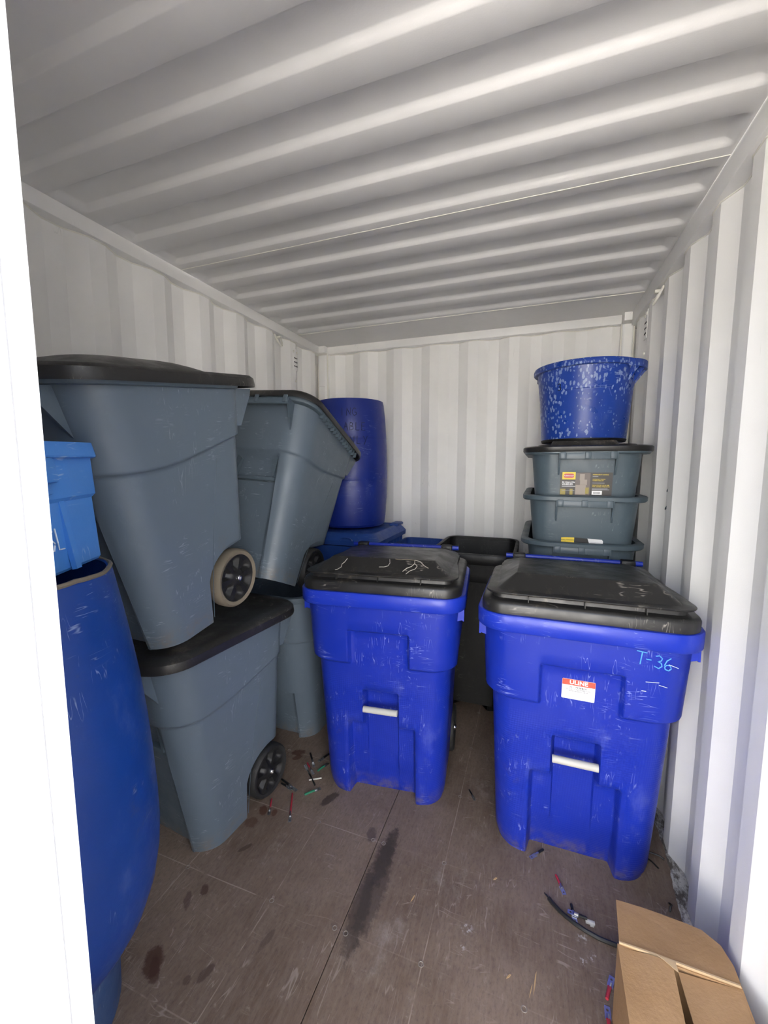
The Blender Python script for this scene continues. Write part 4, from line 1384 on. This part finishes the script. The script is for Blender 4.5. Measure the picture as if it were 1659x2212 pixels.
lug('cable_terminal', (-.987, 1.691), (-1.110, 1.801), 'sleeve_black', 'long black sleeved terminal across the scrap heap in front of the middle blue bin', .55, .007)
lug('cable_terminal', (-1.102, 1.812), (-1.030, 1.752), 'sleeve_red', 'short red sleeved terminal in the scrap heap in front of the middle blue bin', .5, .007, z=.003)
lug('cable_terminal', (-1.166, 1.666), (-1.054, 1.628), 'sleeve_black', 'black sleeved terminal nearest the wheel of the lower grey bin', .5, .0085)
lug('cable_terminal', (-1.153, 1.643), (-1.080, 1.627), 'sleeve_black', 'short black terminal lying alongside another by the lower grey bin wheel', .5, .0075)
lug('cable_terminal', (-1.003, 1.618), (-.951, 1.684), 'sleeve_green', 'green sleeved terminal in front of the scrap heap', .62, .0085)
lug('cable_terminal', (-1.065, 1.607), (-.986, 1.460), 'sleeve_red', 'long thin red sleeved terminal pointing to the doorway', .72, .0065)
lug('cable_terminal', (-1.140, 1.543), (-1.098, 1.461), 'sleeve_red', 'small red sleeved terminal beside the foot of the lower grey bin', .6, .0065)
lug('cable_terminal', (-1.020, 1.930), (-1.053, 1.848), 'sleeve_black', 'black sleeved terminal half behind the foot of the middle blue bin', .6, .0085)
lug('cable_terminal', (-.251, 1.928), (-.215, 1.872), 'sleeve_black', 'black sleeved terminal between the two blue bins', .6, .006)
o = obj('plastic_stick', tube([(-1.032, 1.709, .0045), (-.978, 1.744, .0045)], .0036, 7), 'sleeve_white')
tag(o, 'thin white plastic stick under the long black terminal', 'stick')
o = obj('plastic_clip', MB().box(.226, .256, 1.458, 1.470, .0, .008, .001).box(.240, .252, 1.452, 1.459, .0, .006, .001).out(), 'sleeve_white')
tag(o, 'small white plastic clip at the end of the crosswise terminal', 'clip')
for pts, lab_ in (([(.492, 1.845, .003), (.515, 1.842, .006), (.540, 1.838, .006), (.556, 1.828, .004)], 'black zip tie behind the right foot of the stickered blue bin, touching the wall'),
                  ([(.486, 1.818, .003), (.505, 1.800, .004), (.523, 1.777, .003)], 'black zip tie beside the right foot of the stickered blue bin'),
                  ([(.522, 1.636, .003), (.526, 1.622, .012), (.520, 1.612, .012), (.516, 1.602, .003)], 'small bent black zip tie on the floor behind the cardboard box')):
    o = obj('zip_tie', tube(pts, .0030, 6), 'sleeve_black'); tag(o, lab_, 'zip tie', 'black zip ties')
for (x, y, a, L, w, lab_) in ((.058, 1.215, 1.45, .070, .004, 'long pale wood splinter on the floor left of the cardboard box'), (.046, 1.190, 1.35, .040, .0025, 'thin pale wood splinter beside the longer one'),
                        (-.02, 1.205, .9, .02, .005, 'short pale wood chip on the floor farthest left of the splinters'), (-.088, 1.512, .8, .018, .006, 'pale wood chip in front of the gap between the blue bins'),
                        (-.37, 1.33, 1.3, .030, .004, 'pale wood chip beside the dark oil stain')):
    o = obj('wood_splinter', prism([(-L / 2, 0), (0, -w / 2), (L / 2, -w * .2), (L * .3, w / 2), (-L * .2, w * .45)], .0004, .0026), 'wood_chip')
    o.location = (x, y, 0); o.rotation_euler = (0, 0, a); tag(o, lab_, 'wood splinter', 'pale wood splinters')
